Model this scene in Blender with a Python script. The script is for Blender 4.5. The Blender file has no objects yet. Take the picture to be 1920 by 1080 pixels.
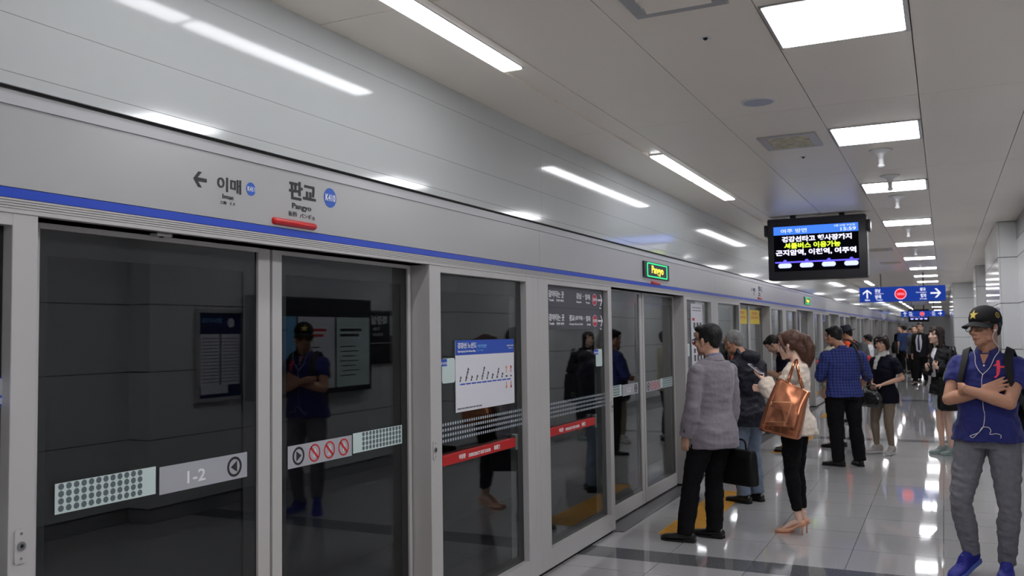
import bpy, bmesh, math, random
import numpy as np
from mathutils import Vector, Matrix
from mathutils.bvhtree import BVHTree
from math import pi, sin, cos, radians as rad

random.seed(7)
SC = bpy.context.scene
COL = SC.collection

# ------------------------------------------------------------------ camera
cam_d = bpy.data.cameras.new('camera'); cam = bpy.data.objects.new('camera', cam_d); COL.objects.link(cam)
cam_d.sensor_width = 36.0; cam_d.lens = 1659.49 / 1920 * 36.0; cam_d.clip_end = 300; cam_d.clip_start = 0.05
YAW, PIT, ROL = 0.452908, 0.0520394, -0.0144220
_fw = Vector((-sin(YAW) * cos(PIT), cos(YAW) * cos(PIT), sin(PIT))); _rt = Vector((cos(YAW), sin(YAW), 0)); _up = _rt.cross(_fw)
_r2 = _rt * cos(ROL) + _up * sin(ROL); _u2 = -_rt * sin(ROL) + _up * cos(ROL)
_m = Matrix((_r2, _u2, -_fw)).transposed().to_4x4(); _m.translation = (2.46, 0, 1.62)
cam.matrix_world = _m
cam_d.dof.use_dof = True; cam_d.dof.focus_distance = 4.6; cam_d.dof.aperture_fstop = 5.0
SC.camera = cam
# ------------------------------------------------------------------ world, exposure
w = bpy.data.worlds.new('world'); SC.world = w; w.use_nodes = True
w.node_tree.nodes['Background'].inputs[0].default_value = (0.010, 0.011, 0.013, 1)
w.node_tree.nodes['Background'].inputs[1].default_value = 1.0
SC.view_settings.view_transform = 'Standard'; SC.view_settings.look = 'None'
SC.view_settings.gamma = 1.0; SC.view_settings.use_curve_mapping = False
SC.view_settings.exposure = 1.2
LAMP = 9.5          # emission strength of the square ceiling lights
LINE = 4.2          # emission strength of the linear lights
SC.cycles.max_bounces = 12; SC.cycles.diffuse_bounces = 8; SC.cycles.glossy_bounces = 5
SC.cycles.transparent_max_bounces = 24; SC.cycles.transmission_bounces = 6
SC.cycles.caustics_reflective = False; SC.cycles.caustics_refractive = False
SC.cycles.use_denoising = True; SC.cycles.sample_clamp_indirect = 6.0

# ------------------------------------------------------------------ materials
def srgb(h):
    if isinstance(h, str):
        c = [int(h[i:i + 2], 16) / 255 for i in (0, 2, 4)]
    else: c = [v / 255 for v in h]
    return tuple(v / 12.92 if v <= .04045 else ((v + .055) / 1.055) ** 2.4 for v in c)
M = {}
def mat(name, col, rough=.5, metal=0., spec=.5, bump=0., bscale=200., var=0., vscale=8., coat=0., emit=0., stretch=None, sheen=0.):
    m = bpy.data.materials.new(name); m.use_nodes = True; nt = m.node_tree; n = nt.nodes; b = n['Principled BSDF']
    c = srgb(col)
    b.inputs['Base Color'].default_value = (*c, 1); b.inputs['Roughness'].default_value = rough
    b.inputs['Metallic'].default_value = metal; b.inputs['Specular IOR Level'].default_value = spec
    b.inputs['Coat Weight'].default_value = coat; b.inputs['Coat Roughness'].default_value = .08
    if sheen: b.inputs['Sheen Weight'].default_value = sheen
    if emit:
        b.inputs['Emission Color'].default_value = (*c, 1); b.inputs['Emission Strength'].default_value = emit
    if bump or var:
        tc = n.new('ShaderNodeTexCoord'); mp = n.new('ShaderNodeMapping'); nt.links.new(tc.outputs['Object'], mp.inputs[0])
        if stretch: mp.inputs['Scale'].default_value = stretch
    if bump:
        t = n.new('ShaderNodeTexNoise'); t.inputs['Scale'].default_value = bscale; t.inputs['Detail'].default_value = 3
        nt.links.new(mp.outputs[0], t.inputs['Vector'])
        bp = n.new('ShaderNodeBump'); bp.inputs['Strength'].default_value = bump; bp.inputs['Distance'].default_value = .004
        nt.links.new(t.outputs[0], bp.inputs['Height']); nt.links.new(bp.outputs[0], b.inputs['Normal'])
    if var:
        t = n.new('ShaderNodeTexNoise'); t.inputs['Scale'].default_value = vscale; t.inputs['Detail'].default_value = 5
        nt.links.new(mp.outputs[0], t.inputs['Vector'])
        r = n.new('ShaderNodeValToRGB'); r.color_ramp.elements[0].position = .3; r.color_ramp.elements[1].position = .7
        r.color_ramp.elements[0].color = (*[v * (1 - var) for v in c], 1); r.color_ramp.elements[1].color = (*[min(1, v * (1 + var)) for v in c], 1)
        nt.links.new(t.outputs[0], r.inputs[0]); nt.links.new(r.outputs[0], b.inputs['Base Color'])
    M[name] = m
    return m
def math_node(nt, op, a, b=None, c=None):
    nd = nt.nodes.new('ShaderNodeMath'); nd.operation = op
    for i, v in enumerate((a, b, c)):
        if v is None: continue
        if isinstance(v, (int, float)): nd.inputs[i].default_value = v
        else: nt.links.new(v, nd.inputs[i])
    return nd.outputs[0]

mat('wall_white', (198, 202, 202), .085, 0, .6, bump=.03, bscale=2.2, var=.02, vscale=1.5)
mat('fascia', (178, 178, 179), .3, 0, .5, bump=.02, bscale=3)
mat('band_white', (196, 197, 200), .2, 0, .5)
mat('seam', (128, 128, 130), .6)
mat('gap_black', (8, 8, 9), .7)
mat('alu', (192, 190, 189), .38, .08, .5, bump=.05, bscale=60, stretch=(1, 1, .05))
mat('alu_dark', (110, 110, 112), .35, .6)
mat('blue_stripe', (28, 72, 196), .4)
mat('frit', (10, 11, 12), .35)
mat('tunnel', (30, 31, 33), .9)
mat('ceil', (240, 233, 222), .32, 0, .4, var=.02, vscale=1.2)
mat('groove', (150, 148, 145), .6)
mat('lamp_frame', (190, 190, 192), .3, .5)
mat('panel_white', (224, 225, 226), .09, 0, .5, var=.015, vscale=3)
mat('panel_grey', (132, 133, 136), .3)
mat('joint_dark', (48, 49, 51), .7)
mat('base_dark', (158, 158, 160), .35)
mat('white_plastic', (225, 225, 225), .35)
mat('speaker_grey', (170, 176, 192), .5)
mat('vent_dust', (196, 190, 168), .6, var=.3, vscale=18)
mat('dark_hole', (14, 14, 15), .8)
mat('yellow_tile', (214, 158, 50), .5, var=.08, vscale=14)
mat('steel', (150, 152, 155), .3, .9)
mat('ink', (38, 38, 42), .5)
mat('ink_soft', (70, 70, 74), .5)
mat('white_ink', (235, 236, 240), .5)
mat('badge_blue', (44, 96, 196), .4)
mat('pill_red', (214, 22, 28), .3, coat=.5)
mat('poster_white', (226, 226, 234), .5)
mat('timetable_blue', (22, 40, 96), .5)
mat('poster_blue', (36, 82, 190), .45)
mat('light_blue_ink', (120, 185, 235), .5)
mat('sticker_mint', (205, 222, 220), .5)
mat('sticker_grey', (172, 174, 182), .5)
mat('dot_grey', (92, 104, 110), .5)
mat('frit_dot', (165, 176, 186), .5)
mat('red_bar', (190, 26, 28), .35)
mat('red_ink', (205, 40, 38), .5)
mat('sign_grey', (66, 65, 78), .35)
mat('orange_ink', (226, 150, 60), .5)
mat('crimson', (200, 40, 70), .5)
mat('yellow_sticker', (235, 205, 40), .5)
mat('screen_case', (38, 38, 44), .4)
mat('case_side', (150, 150, 152), .4)
mat('board_dark', (44, 44, 50), .4)

def emis(name, col, s):
    m = bpy.data.materials.new(name); m.use_nodes = True; nt = m.node_tree; nt.nodes.clear()
    e = nt.nodes.new('ShaderNodeEmission'); o = nt.nodes.new('ShaderNodeOutputMaterial')
    e.inputs[0].default_value = (*srgb(col), 1); e.inputs[1].default_value = s
    nt.links.new(e.outputs[0], o.inputs[0]); M[name] = m
emis('lamp', (250, 251, 255), LAMP); emis('lamp_line', (250, 251, 255), LINE)
emis('scr_black', (5, 5, 9), .5); emis('scr_blue', (62, 118, 240), .62); emis('scr_violet', (104, 92, 255), .65)
emis('scr_white', (226, 224, 255), .75); emis('scr_yellow', (214, 255, 60), .7); emis('scr_pale', (186, 196, 255), .75)
emis('led_green', (60, 255, 150), .7); emis('led_yellow', (255, 236, 90), .65); emis('led_blue', (120, 130, 255), 1.8)
emis('sign_blue', (30, 58, 146), .46); emis('sign_white', (236, 238, 255), .5); emis('sign_red', (228, 34, 50), .48); emis('sign_pink', (255, 170, 190), .5)

def glass(name, tint, r0):
    m = bpy.data.materials.new(name); m.use_nodes = True; nt = m.node_tree; n = nt.nodes; n.clear()
    g = n.new('ShaderNodeNewGeometry')
    dt = n.new('ShaderNodeVectorMath'); dt.operation = 'DOT_PRODUCT'
    nt.links.new(g.outputs['Incoming'], dt.inputs[0]); nt.links.new(g.outputs['Normal'], dt.inputs[1])
    c = math_node(nt, 'ABSOLUTE', dt.outputs['Value'])
    f = math_node(nt, 'POWER', math_node(nt, 'SUBTRACT', 1.0, c), 5.0)
    fac = math_node(nt, 'MULTIPLY_ADD', f, 1 - r0, r0)
    tr = n.new('ShaderNodeBsdfTransparent'); tr.inputs[0].default_value = (*tint, 1)
    gl = n.new('ShaderNodeBsdfGlossy'); gl.inputs['Roughness'].default_value = .006; gl.inputs[0].default_value = (.97, .99, 1, 1)
    mx = n.new('ShaderNodeMixShader'); o = n.new('ShaderNodeOutputMaterial')
    nt.links.new(fac, mx.inputs[0]); nt.links.new(tr.outputs[0], mx.inputs[1]); nt.links.new(gl.outputs[0], mx.inputs[2]); nt.links.new(mx.outputs[0], o.inputs[0])
    M[name] = m
glass('glass', (.84, .87, .87), .042)
glass('lens', (.9, .92, .92), .05)

def floor_material():
    m = bpy.data.materials.new('floor_granite'); m.use_nodes = True; nt = m.node_tree; n = nt.nodes; b = n['Principled BSDF']
    tc = n.new('ShaderNodeTexCoord'); sp = n.new('ShaderNodeSeparateXYZ'); nt.links.new(tc.outputs['Object'], sp.inputs[0])
    x, y = sp.outputs[0], sp.outputs[1]
    def joint(v, off, per):
        f = math_node(nt, 'FRACT', math_node(nt, 'DIVIDE', math_node(nt, 'ADD', v, -off + per * 40 + per / 2), per))
        d = math_node(nt, 'MULTIPLY', math_node(nt, 'ABSOLUTE', math_node(nt, 'SUBTRACT', f, .5)), per)
        return math_node(nt, 'LESS_THAN', d, .0022)
    j = math_node(nt, 'MAXIMUM', joint(x, .6, .6), joint(y, .42, .6))
    fb = math_node(nt, 'FRACT', math_node(nt, 'DIVIDE', math_node(nt, 'ADD', y, -6.12 + 78), 7.8))
    band = math_node(nt, 'LESS_THAN', fb, .3 / 7.8)
    ns = n.new('ShaderNodeTexNoise'); ns.inputs['Scale'].default_value = 150; ns.inputs['Detail'].default_value = 6; ns.inputs['Roughness'].default_value = .7
    nt.links.new(tc.outputs['Object'], ns.inputs['Vector'])
    r1 = n.new('ShaderNodeValToRGB'); r1.color_ramp.elements[0].position = .36; r1.color_ramp.elements[1].position = .66
    r1.color_ramp.elements[0].color = (*srgb((160, 158, 159)), 1); r1.color_ramp.elements[1].color = (*srgb((200, 198, 199)), 1)
    r2 = n.new('ShaderNodeValToRGB'); r2.color_ramp.elements[0].position = .36; r2.color_ramp.elements[1].position = .66
    r2.color_ramp.elements[0].color = (*srgb((82, 83, 86)), 1); r2.color_ramp.elements[1].color = (*srgb((124, 125, 128)), 1)
    nt.links.new(ns.outputs[0], r1.inputs[0]); nt.links.new(ns.outputs[0], r2.inputs[0])
    wn = n.new('ShaderNodeTexWhiteNoise'); wn.noise_dimensions = '2D'
    cb = n.new('ShaderNodeCombineXYZ')
    nt.links.new(math_node(nt, 'FLOOR', math_node(nt, 'DIVIDE', x, .6)), cb.inputs[0]); nt.links.new(math_node(nt, 'FLOOR', math_node(nt, 'DIVIDE', math_node(nt, 'ADD', y, .18), .6)), cb.inputs[1])
    nt.links.new(cb.outputs[0], wn.inputs['Vector'])
    mx = n.new('ShaderNodeMix'); mx.data_type = 'RGBA'; nt.links.new(band, mx.inputs[0]); nt.links.new(r1.outputs[0], mx.inputs[6]); nt.links.new(r2.outputs[0], mx.inputs[7])
    tv = n.new('ShaderNodeMix'); tv.data_type = 'RGBA'; tv.blend_type = 'MULTIPLY'; tv.inputs[0].default_value = 1
    gy = math_node(nt, 'MULTIPLY_ADD', wn.outputs['Value'], .08, .94); cc = n.new('ShaderNodeCombineColor')
    for i in range(3): nt.links.new(gy, cc.inputs[i])
    nt.links.new(mx.outputs[2], tv.inputs[6]); nt.links.new(cc.outputs[0], tv.inputs[7])
    m2 = n.new('ShaderNodeMix'); m2.data_type = 'RGBA'; nt.links.new(j, m2.inputs[0]); nt.links.new(tv.outputs[2], m2.inputs[6]); m2.inputs[7].default_value = (*srgb((98, 96, 94)), 1)
    nt.links.new(m2.outputs[2], b.inputs['Base Color'])
    b.inputs['Roughness'].default_value = .045; b.inputs['Specular IOR Level'].default_value = .6
    n2 = n.new('ShaderNodeTexNoise'); n2.inputs['Scale'].default_value = 5; nt.links.new(tc.outputs['Object'], n2.inputs['Vector'])
    bp = n.new('ShaderNodeBump'); bp.inputs['Strength'].default_value = .012; bp.inputs['Distance'].default_value = .02
    nt.links.new(n2.outputs[0], bp.inputs['Height']); nt.links.new(bp.outputs[0], b.inputs['Normal'])
    M['floor'] = m
floor_material()

# ------------------------------------------------------------------ mesh helpers
def unit(v):
    v = np.array(v, float); L = np.linalg.norm(v)
    return v / L if L > 1e-9 else v
class MB:
    def __init__(s): s.v = []; s.f = []; s.n = 0
    def add(s, vs, fs):
        vs = [tuple(map(float, q)) for q in vs]
        s.v += vs; s.f += [tuple(i + s.n for i in f) for f in fs]; s.n += len(vs); return s
    def box(s, a, b):
        (x0, y0, z0), (x1, y1, z1) = [min(p, q) for p, q in zip(a, b)], [max(p, q) for p, q in zip(a, b)]
        v = [(x0, y0, z0), (x1, y0, z0), (x1, y1, z0), (x0, y1, z0), (x0, y0, z1), (x1, y0, z1), (x1, y1, z1), (x0, y1, z1)]
        return s.add(v, [(0, 3, 2, 1), (4, 5, 6, 7), (0, 1, 5, 4), (1, 2, 6, 5), (2, 3, 7, 6), (3, 0, 4, 7)])
    def bbox(s, a, b, r=.004):                       # box with chamfered edges
        bm = bmesh.new(); c = [(p + q) / 2 for p, q in zip(a, b)]; d = [abs(p - q) for p, q in zip(a, b)]
        bmesh.ops.create_cube(bm, size=1, matrix=Matrix.Translation(c) @ Matrix.Diagonal((*d, 1)))
        bmesh.ops.bevel(bm, geom=list(bm.edges), offset=min(r, min(d) * .45), segments=2, affect='EDGES', profile=.6)
        bm.verts.index_update(); s.add([v.co[:] for v in bm.verts], [[q.index for q in f.verts] for f in bm.faces]); bm.free(); return s
    def loft(s, secs, hint=(0, 0, 1), n=20, power=2.0, round0=0., round1=0., closed=True):
        """secs: list of (centre, ra, rb); section plane follows the path; ra along side=tangent x hint, rb along the other."""
        P = [np.array(q[0], float) for q in secs]; R = [(q[1], q[2]) for q in secs]; H = [np.array(q[3], float) if len(q) > 3 else np.array(hint, float) for q in secs]
        T = [unit(P[min(i + 1, len(P) - 1)] - P[max(i - 1, 0)]) for i in range(len(P))]
        rows = []
        def cap(i, sg, depth):
            out = []
            for k in (1, 2, 3):
                a = k / 4 * pi / 2
                out.append((P[i] + T[i] * sg * depth * sin(a), R[i][0] * cos(a), R[i][1] * cos(a), T[i], H[i]))
            return out
        seq = [(P[i], R[i][0], R[i][1], T[i], H[i]) for i in range(len(P))]
        if round0: seq = cap(0, -1, round0)[::-1] + seq
        if round1: seq = seq + cap(len(P) - 1, 1, round1)
        vs = []
        for c, ra, rb, t, h in seq:
            side = np.cross(t, h)
            if np.linalg.norm(side) < 1e-4: side = np.cross(t, (0, 1, .01))
            side = unit(side); up = unit(np.cross(side, t))
            for k in range(n):
                a = 2 * pi * k / n; ca, sa = cos(a), sin(a)
                if power != 2.0:
                    ca = math.copysign(abs(ca) ** (2 / power), ca); sa = math.copysign(abs(sa) ** (2 / power), sa)
                vs.append(c + side * ra * ca + up * rb * sa)
        m = len(seq); fs = []
        for i in range(m - 1):
            for k in range(n):
                k2 = (k + 1) % n
                fs.append((i * n + k, i * n + k2, (i + 1) * n + k2, (i + 1) * n + k))
        if closed: fs += [tuple(range(n))[::-1], tuple(range((m - 1) * n, m * n))]
        return s.add(vs, fs)
    def tube(s, pts, r, n=8):
        return s.loft([(p, r, r) for p in pts], n=n, hint=(.03, .02, 1))
    def ell(s, c, r, R=None, seg=20, rings=12):
        vs = [np.array((0, 0, 1.))]; fs = []
        for i in range(1, rings):
            a = pi * i / rings
            for k in range(seg):
                b = 2 * pi * k / seg; vs.append(np.array((sin(a) * cos(b), sin(a) * sin(b), cos(a))))
        vs.append(np.array((0, 0, -1.)))
        for k in range(seg): fs.append((0, 1 + k, 1 + (k + 1) % seg))
        for i in range(rings - 2):
            for k in range(seg):
                a = 1 + i * seg + k; b = 1 + i * seg + (k + 1) % seg
                fs.append((a, a + seg, b + seg, b))
        L = len(vs) - 1
        for k in range(seg): fs.append((L, 1 + (rings - 2) * seg + (k + 1) % seg, 1 + (rings - 2) * seg + k))
        R = np.eye(3) if R is None else np.array(R)
        return s.add([np.array(c) + R @ (v * np.array(r)) for v in vs], fs)
    def poly(s, pts2, o, ex, ey, d):                 # outline extruded by d along ex x ey
        o, ex, ey = [np.array(q, float) for q in (o, ex, ey)]; nz = np.cross(ex, ey)
        a = [o + ex * p + ey * q for p, q in pts2]; n = len(a)
        return s.add(a + [q + nz * d for q in a], [tuple(range(n))[::-1], tuple(range(n, 2 * n))] + [(i, (i + 1) % n, n + (i + 1) % n, n + i) for i in range(n)])
    def disc(s, c, ex, ey, r, d, n=24, ry=None):
        return s.poly([(r * cos(2 * pi * k / n), (ry or r) * sin(2 * pi * k / n)) for k in range(n)], c, ex, ey, d)
    def ring(s, c, ex, ey, r0, r1, d, n=32, asp=1.):
        c, ex, ey = [np.array(q, float) for q in (c, ex, ey)]; nz = np.cross(ex, ey); vs = []
        for z in (0, d):
            for r in (r0, r1):
                vs += [c + ex * r * cos(2 * pi * k / n) + ey * r * asp * sin(2 * pi * k / n) + nz * z for k in range(n)]
        fs = []
        for k in range(n):
            q = (k + 1) % n
            fs += [(2 * n + k, 3 * n + k, 3 * n + q, 2 * n + q), (n + k, n + q, 3 * n + q, 3 * n + k), (k, 2 * n + k, 2 * n + q, q), (k, q, n + q, n + k)]
        return s.add(vs, fs)
    def build(s, name, m, parent=None, smooth=False, voxel=0, relax=0, wrinkle=None, origin=None, sharp=None):
        o = np.array(origin, float) if origin is not None else np.zeros(3)
        me = bpy.data.meshes.new(name); me.from_pydata([tuple(np.array(q) - o) for q in s.v], [], s.f); me.validate()
        ob = bpy.data.objects.new(name, me); COL.objects.link(ob)
        if voxel:
            md = ob.modifiers.new('r', 'REMESH'); md.mode = 'VOXEL'; md.voxel_size = voxel; md.adaptivity = 0
            if relax:
                ms = ob.modifiers.new('s', 'SMOOTH'); ms.factor = .5; ms.iterations = relax
            for (amp, sc, dirs) in (wrinkle or ()):
                tx = bpy.data.textures.new('w', 'CLOUDS'); tx.noise_scale = sc; tx.noise_depth = 1
                mdp = ob.modifiers.new('d', 'DISPLACE'); mdp.texture = tx; mdp.strength = amp; mdp.mid_level = .5
                if dirs is None: mdp.texture_coords = 'LOCAL'
                else:
                    e = bpy.data.objects.new('tmp', None); COL.objects.link(e); e.scale = dirs; e.rotation_euler = (.3, .2, .4)
                    mdp.texture_coords = 'OBJECT'; mdp.texture_coords_object = e
            dg = bpy.context.evaluated_depsgraph_get(); dg.update()
            m2 = bpy.data.meshes.new_from_object(ob.evaluated_get(dg)); m2.name = name
            for md in list(ob.modifiers):
                if md.type == 'DISPLACE' and md.texture_coords_object: bpy.data.objects.remove(md.texture_coords_object)
            ob.modifiers.clear(); ob.data = m2; me = m2
        me.materials.clear(); me.materials.append(M[m] if isinstance(m, str) else m)
        if smooth or voxel: me.polygons.foreach_set('use_smooth', [True] * len(me.polygons))
        if sharp:
            me.set_sharp_from_angle(angle=rad(sharp))
        if parent is not None: ob.parent = parent
        return ob
def thing(name, label, cat, loc=(0, 0, 0), group=None):
    o = bpy.data.objects.new(name, None); COL.objects.link(o); o.location = loc; o.empty_display_size = .1
    o['label'] = label; o['category'] = cat
    if group: o['group'] = group
    return o
def tag(o, label, cat, group=None):
    o['label'] = label; o['category'] = cat
    if group: o['group'] = group
    return o
def struct(o): o['kind'] = 'structure'; return o
def dup(root, dy, label=None, group=None):           # copy of a thing with its parts and sub-parts
    r = root.copy(); COL.objects.link(r); r.location = root.location + Vector((0, dy, 0))
    if label: r['label'] = label
    if group: r['group'] = group
    for ch in list(root.children):
        c = ch.copy(); COL.objects.link(c); c.parent = r
        for g in list(ch.children):
            d = g.copy(); COL.objects.link(d); d.parent = c
    return r

# ------------------------------------------------------------------ lettering
_font = {}
def glyphs(s, bold=0., extr=.0):
    k = (s, bold, extr)
    if k not in _font:
        cu = bpy.data.curves.new('t', 'FONT'); cu.body = s; cu.size = 1; cu.offset = bold; cu.extrude = extr; cu.resolution_u = 3
        ob = bpy.data.objects.new('t', cu); COL.objects.link(ob); bpy.context.view_layer.update()
        me = ob.to_mesh(); v = np.array([q.co[:] for q in me.vertices]) if len(me.vertices) else np.zeros((0, 3)); f = [tuple(p.vertices) for p in me.polygons]
        ob.to_mesh_clear(); bpy.data.objects.remove(ob); bpy.data.curves.remove(cu); _font[k] = (v, f)
    return _font[k]
def text(mb, s, o, ex, ey, x0, x1, y0, y1, bold=.0, d=.0015):
    """letters of s fitted to the rectangle x0..x1, y0..y1 of the plane o + x*ex + y*ey"""
    v, f = glyphs(s, bold, .001)
    if not len(v): return mb
    o, ex, ey = [np.array(q, float) for q in (o, ex, ey)]; nz = np.cross(ex, ey)
    lo, hi = v.min(0), v.max(0); sx = (x1 - x0) / (hi[0] - lo[0]); sy = (y1 - y0) / max(1e-6, hi[1] - lo[1]); zr = max(1e-9, hi[2] - lo[2])
    mb.add([o + ex * (x0 + (q[0] - lo[0]) * sx) + ey * (y0 + (q[1] - lo[1]) * sy) + nz * (.0002 + d * (q[2] - lo[2]) / zr) for q in v], f)
    return mb
X, Y, Z = np.array((1., 0, 0)), np.array((0, 1., 0)), np.array((0, 0, 1.))
def rect(mb, o, ex, ey, x0, x1, y0, y1, d=.001):
    return mb.poly([(x0, y0), (x1, y0), (x1, y1), (x0, y1)], o, ex, ey, d)
def rrect(x0, x1, y0, y1, r, n=6):
    out = []
    for cx, cy, a0 in ((x1 - r, y1 - r, 0), (x0 + r, y1 - r, 90), (x0 + r, y0 + r, 180), (x1 - r, y0 + r, 270)):
        out += [(cx + r * cos(rad(a0 + 90 * k / n)), cy + r * sin(rad(a0 + 90 * k / n))) for k in range(n + 1)]
    return out
def arrow(mb, o, ex, ey, cx, cy, L, H, ang=0, w=.2, d=.001):
    """arrow pointing along ex turned by ang; L length, H head height, w shaft share of H"""
    t = H * w / 2; hx = L / 2; k = H / 2; s = t * 2.6
    pts = [(hx, 0), (hx - k * .82, k), (hx - k * .82 - s, k), (hx - s * 1.25 + t * .2, t), (-hx, t), (-hx, -t), (hx - s * 1.25 + t * .2, -t), (hx - k * .82 - s, -k), (hx - k * .82, -k)]
    ca, sa = cos(ang), sin(ang)
    return mb.poly([(cx + p * ca - q * sa, cy + p * sa + q * ca) for p, q in pts], o, ex, ey, d)
# ================================================================== SETTING
Y0, Y1 = -10.0, 104.0
PER = 5.15
struct(MB().box((-.13, Y0, -.2), (4.4, Y1, 0)).build('floor', 'floor'))
def ceiling():
    mb = MB(); cuts = [-.4, .41]; xs = [.60, 1.19, 1.785, 2.375, 2.97, 4.4]
    L = 2.6; ys = [Y0]
    y = 0.5
    while y < 40: ys.append(y); y += L
    ys += [60, 80, Y1]
    g = .0025
    for j in range(len(ys) - 1):
        mb.box((-.4, ys[j] + g, 3.0), (.41, ys[j + 1] - g, 3.05))
        for i in range(len(xs) - 1):
            mb.box((xs[i] + g, ys[j] + g, 3.0), (xs[i + 1] - g, ys[j + 1] - g, 3.05))
    struct(mb.build('ceiling', 'ceil'))
    struct(MB().box((-.4, Y0, 3.051), (4.4, Y1, 3.2)).build('ceiling_backing', 'groove'))
    c = MB().box((.41, Y0, 3.012), (.60, Y1, 3.05)); c.box((.41, Y0, 2.996), (.425, Y1, 3.012)); c.box((.555, Y0, 2.996), (.60, Y1, 3.006))
    struct(c.build('trim_1', 'ceil'))
ceiling()
# left wall above the doors
def wall_left():
    mb = MB(); zs = [2.372, 2.411, 2.584, 2.882, 3.0]; ys = [Y0] + [5.49 + PER * k for k in range(-2, 21)]; g = .0008
    for j in range(len(ys) - 1):
        for i in range(4): mb.box((-.01, ys[j] + g, zs[i] + g), (.022, ys[j + 1] - g, zs[i + 1] - g))
    struct(mb.build('wall_left', 'wall_white'))
    struct(MB().box((-.3, Y0, 2.38), (.019, Y1, 3.0)).box((-.3, Y0, 2.0), (-.03, Y1, 2.372)).build('wall_left_core', 'seam'))
    struct(MB().box((-.02, Y0, 2.3635), (.012, Y1, 2.379)).build('wall_left_gap_shade', 'gap_black'))  # black strip paints in the shade of the gap under the panels
    h = MB()
    for j in range(len(ys) - 1): h.box((-.029, ys[j] + g, 2.076), (.0, ys[j + 1] - g, 2.3195))
    struct(h.build('trim_2', 'fascia'))
    h = MB()
    for j in range(len(ys) - 1): h.poly([(0, 0), (0, .044), (.0135, .044), (.0115, 0)], (-.006, ys[j] + g, 2.3205), X, Z, -(ys[j + 1] - ys[j] - 2 * g))
    struct(h.build('trim_3', 'band_white'))
    struct(MB().box((-.029, Y0, 2.0445), (.0015, Y1, 2.0735)).build('trim_4', 'blue_stripe'))
    r = MB()
    for k in range(4): r.box((-.029, Y0, 2.013 + k * .0078), (.004, Y1, 2.0187 + k * .0078))
    r.box((-.2, Y0, 2.0), (-.0295, Y1, 2.0125)); r.box((-.029, Y0, 1.999), (.003, Y1, 2.0115))
    struct(r.build('trim_5', 'alu'))
wall_left()
# dark track side behind the glass
t = MB().box((-4.6, Y0, -1.3), (-4.4, Y1, 4)).box((-4.4, Y0, -1.4), (-.15, Y1, -1.2)).box((-4.4, Y0, 3.4), (-.31, Y1, 3.6)).box((-.31, Y0, 3.0), (-.29, Y1, 3.5)).box((-.2, Y0, -1.2), (-.14, Y1, -.02))
struct(t.build('wall_track', 'tunnel'))

# right wall: glossy white panels with dark joints
def panels(mb, dk, axis, at, a0, a1, face, zs, step, back=.05, inset=False):
    """panels on a vertical plane; axis 'y': plane x=at running in y, 'x': plane y=at running in x; face +-1 outward sign"""
    n = max(1, round((a1 - a0) / step)); g = .0045
    for i in range(n):
        p, q = a0 + (a1 - a0) * i / n, a0 + (a1 - a0) * (i + 1) / n
        p += g if i else 0; q -= g if i < n - 1 else 0
        for z0, z1 in zip(zs[:-1], zs[1:]):
            if axis == 'y': mb.box((at, p, z0 + g), (at - face * .02, q, z1 - g))
            else: mb.box((p, at, z0 + g), (q, at - face * .02, z1 - g))
    if axis == 'y': dk.box((at - face * .006, a0 + (.024 if inset else 0), .128), (at - face * back, a1 - (.024 if inset else 0), 3.0))
    else: dk.box((a0, at - face * .006, .128), (a1, at - face * back, 3.0))
ZS = [.13, .73, 1.33, 1.93, 2.53, 2.76]
def wall_right():
    mb, dk, gr, bs = MB(), MB(), MB(), MB()
    for (x, a, b) in ((3.85, Y0, 5.63), (3.35, 10.4, 13.2), (3.35, 17.1, 22.3), (3.35, 24.1, 30.5), (3.35, 46, Y1)):
        panels(mb, dk, 'y', x, a, b, -1, ZS, 1.2, inset=True)
        gr.box((x, a, 2.765), (x + .02, b, 2.998)); bs.box((x + .012, a, 0), (x + .03, b, .125))
    panels(mb, dk, 'x', 10.4, 3.3725, 3.6, -1, ZS[:-1] + [2.998], .9)
    struct(mb.build('wall_right', 'panel_white')); struct(dk.build('wall_right_joints', 'joint_dark')); struct(gr.build('trim_6', 'panel_grey')); struct(bs.build('baseboard_right', 'base_dark'))
wall_right()
def column(x0, x1, a, b):
    mb, dk, bs = MB(), MB(), MB(); Zc = ZS[:-1] + [2.998]
    panels(mb, dk, 'y', x0, a, b, -1, Zc, 1.2, inset=True)
    panels(mb, dk, 'x', a, x0 + .0225, x1, -1, Zc, .9); panels(mb, dk, 'x', b, x0 + .0225, x1, 1, Zc, .9)
    bs.box((x0 + .012, a + .012, 0), (x1, b - .012, .125))
    struct(dk.build('pillar_joints', 'joint_dark')); struct(bs.build('baseboard_pillar', 'base_dark'))
    return struct(mb.build('pillar', 'panel_white'))
column(3.6, 4.2, 5.63, 10.38); column(3.13, 3.37, 13.2, 17.1); column(3.13, 3.37, 22.3, 24.1); column(2.735, 3.37, 30.5, 46)
e = MB(); e.box((-.3, Y1, -.2), (4.4, Y1 + .1, 3.1)); e.box((3.0, Y1 - .3, 0), (3.6, Y1 - .01, 2.3))
struct(e.build('wall_end', 'panel_white'))
struct(MB().box((-.3, Y0 - .1, -.2), (4.4, Y0, 3.1)).build('wall_back', 'panel_white'))
struct(MB().box((4.2, Y0, 0), (4.4, Y1, 3.0)).build('wall_outer', 'joint_dark'))

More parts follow.
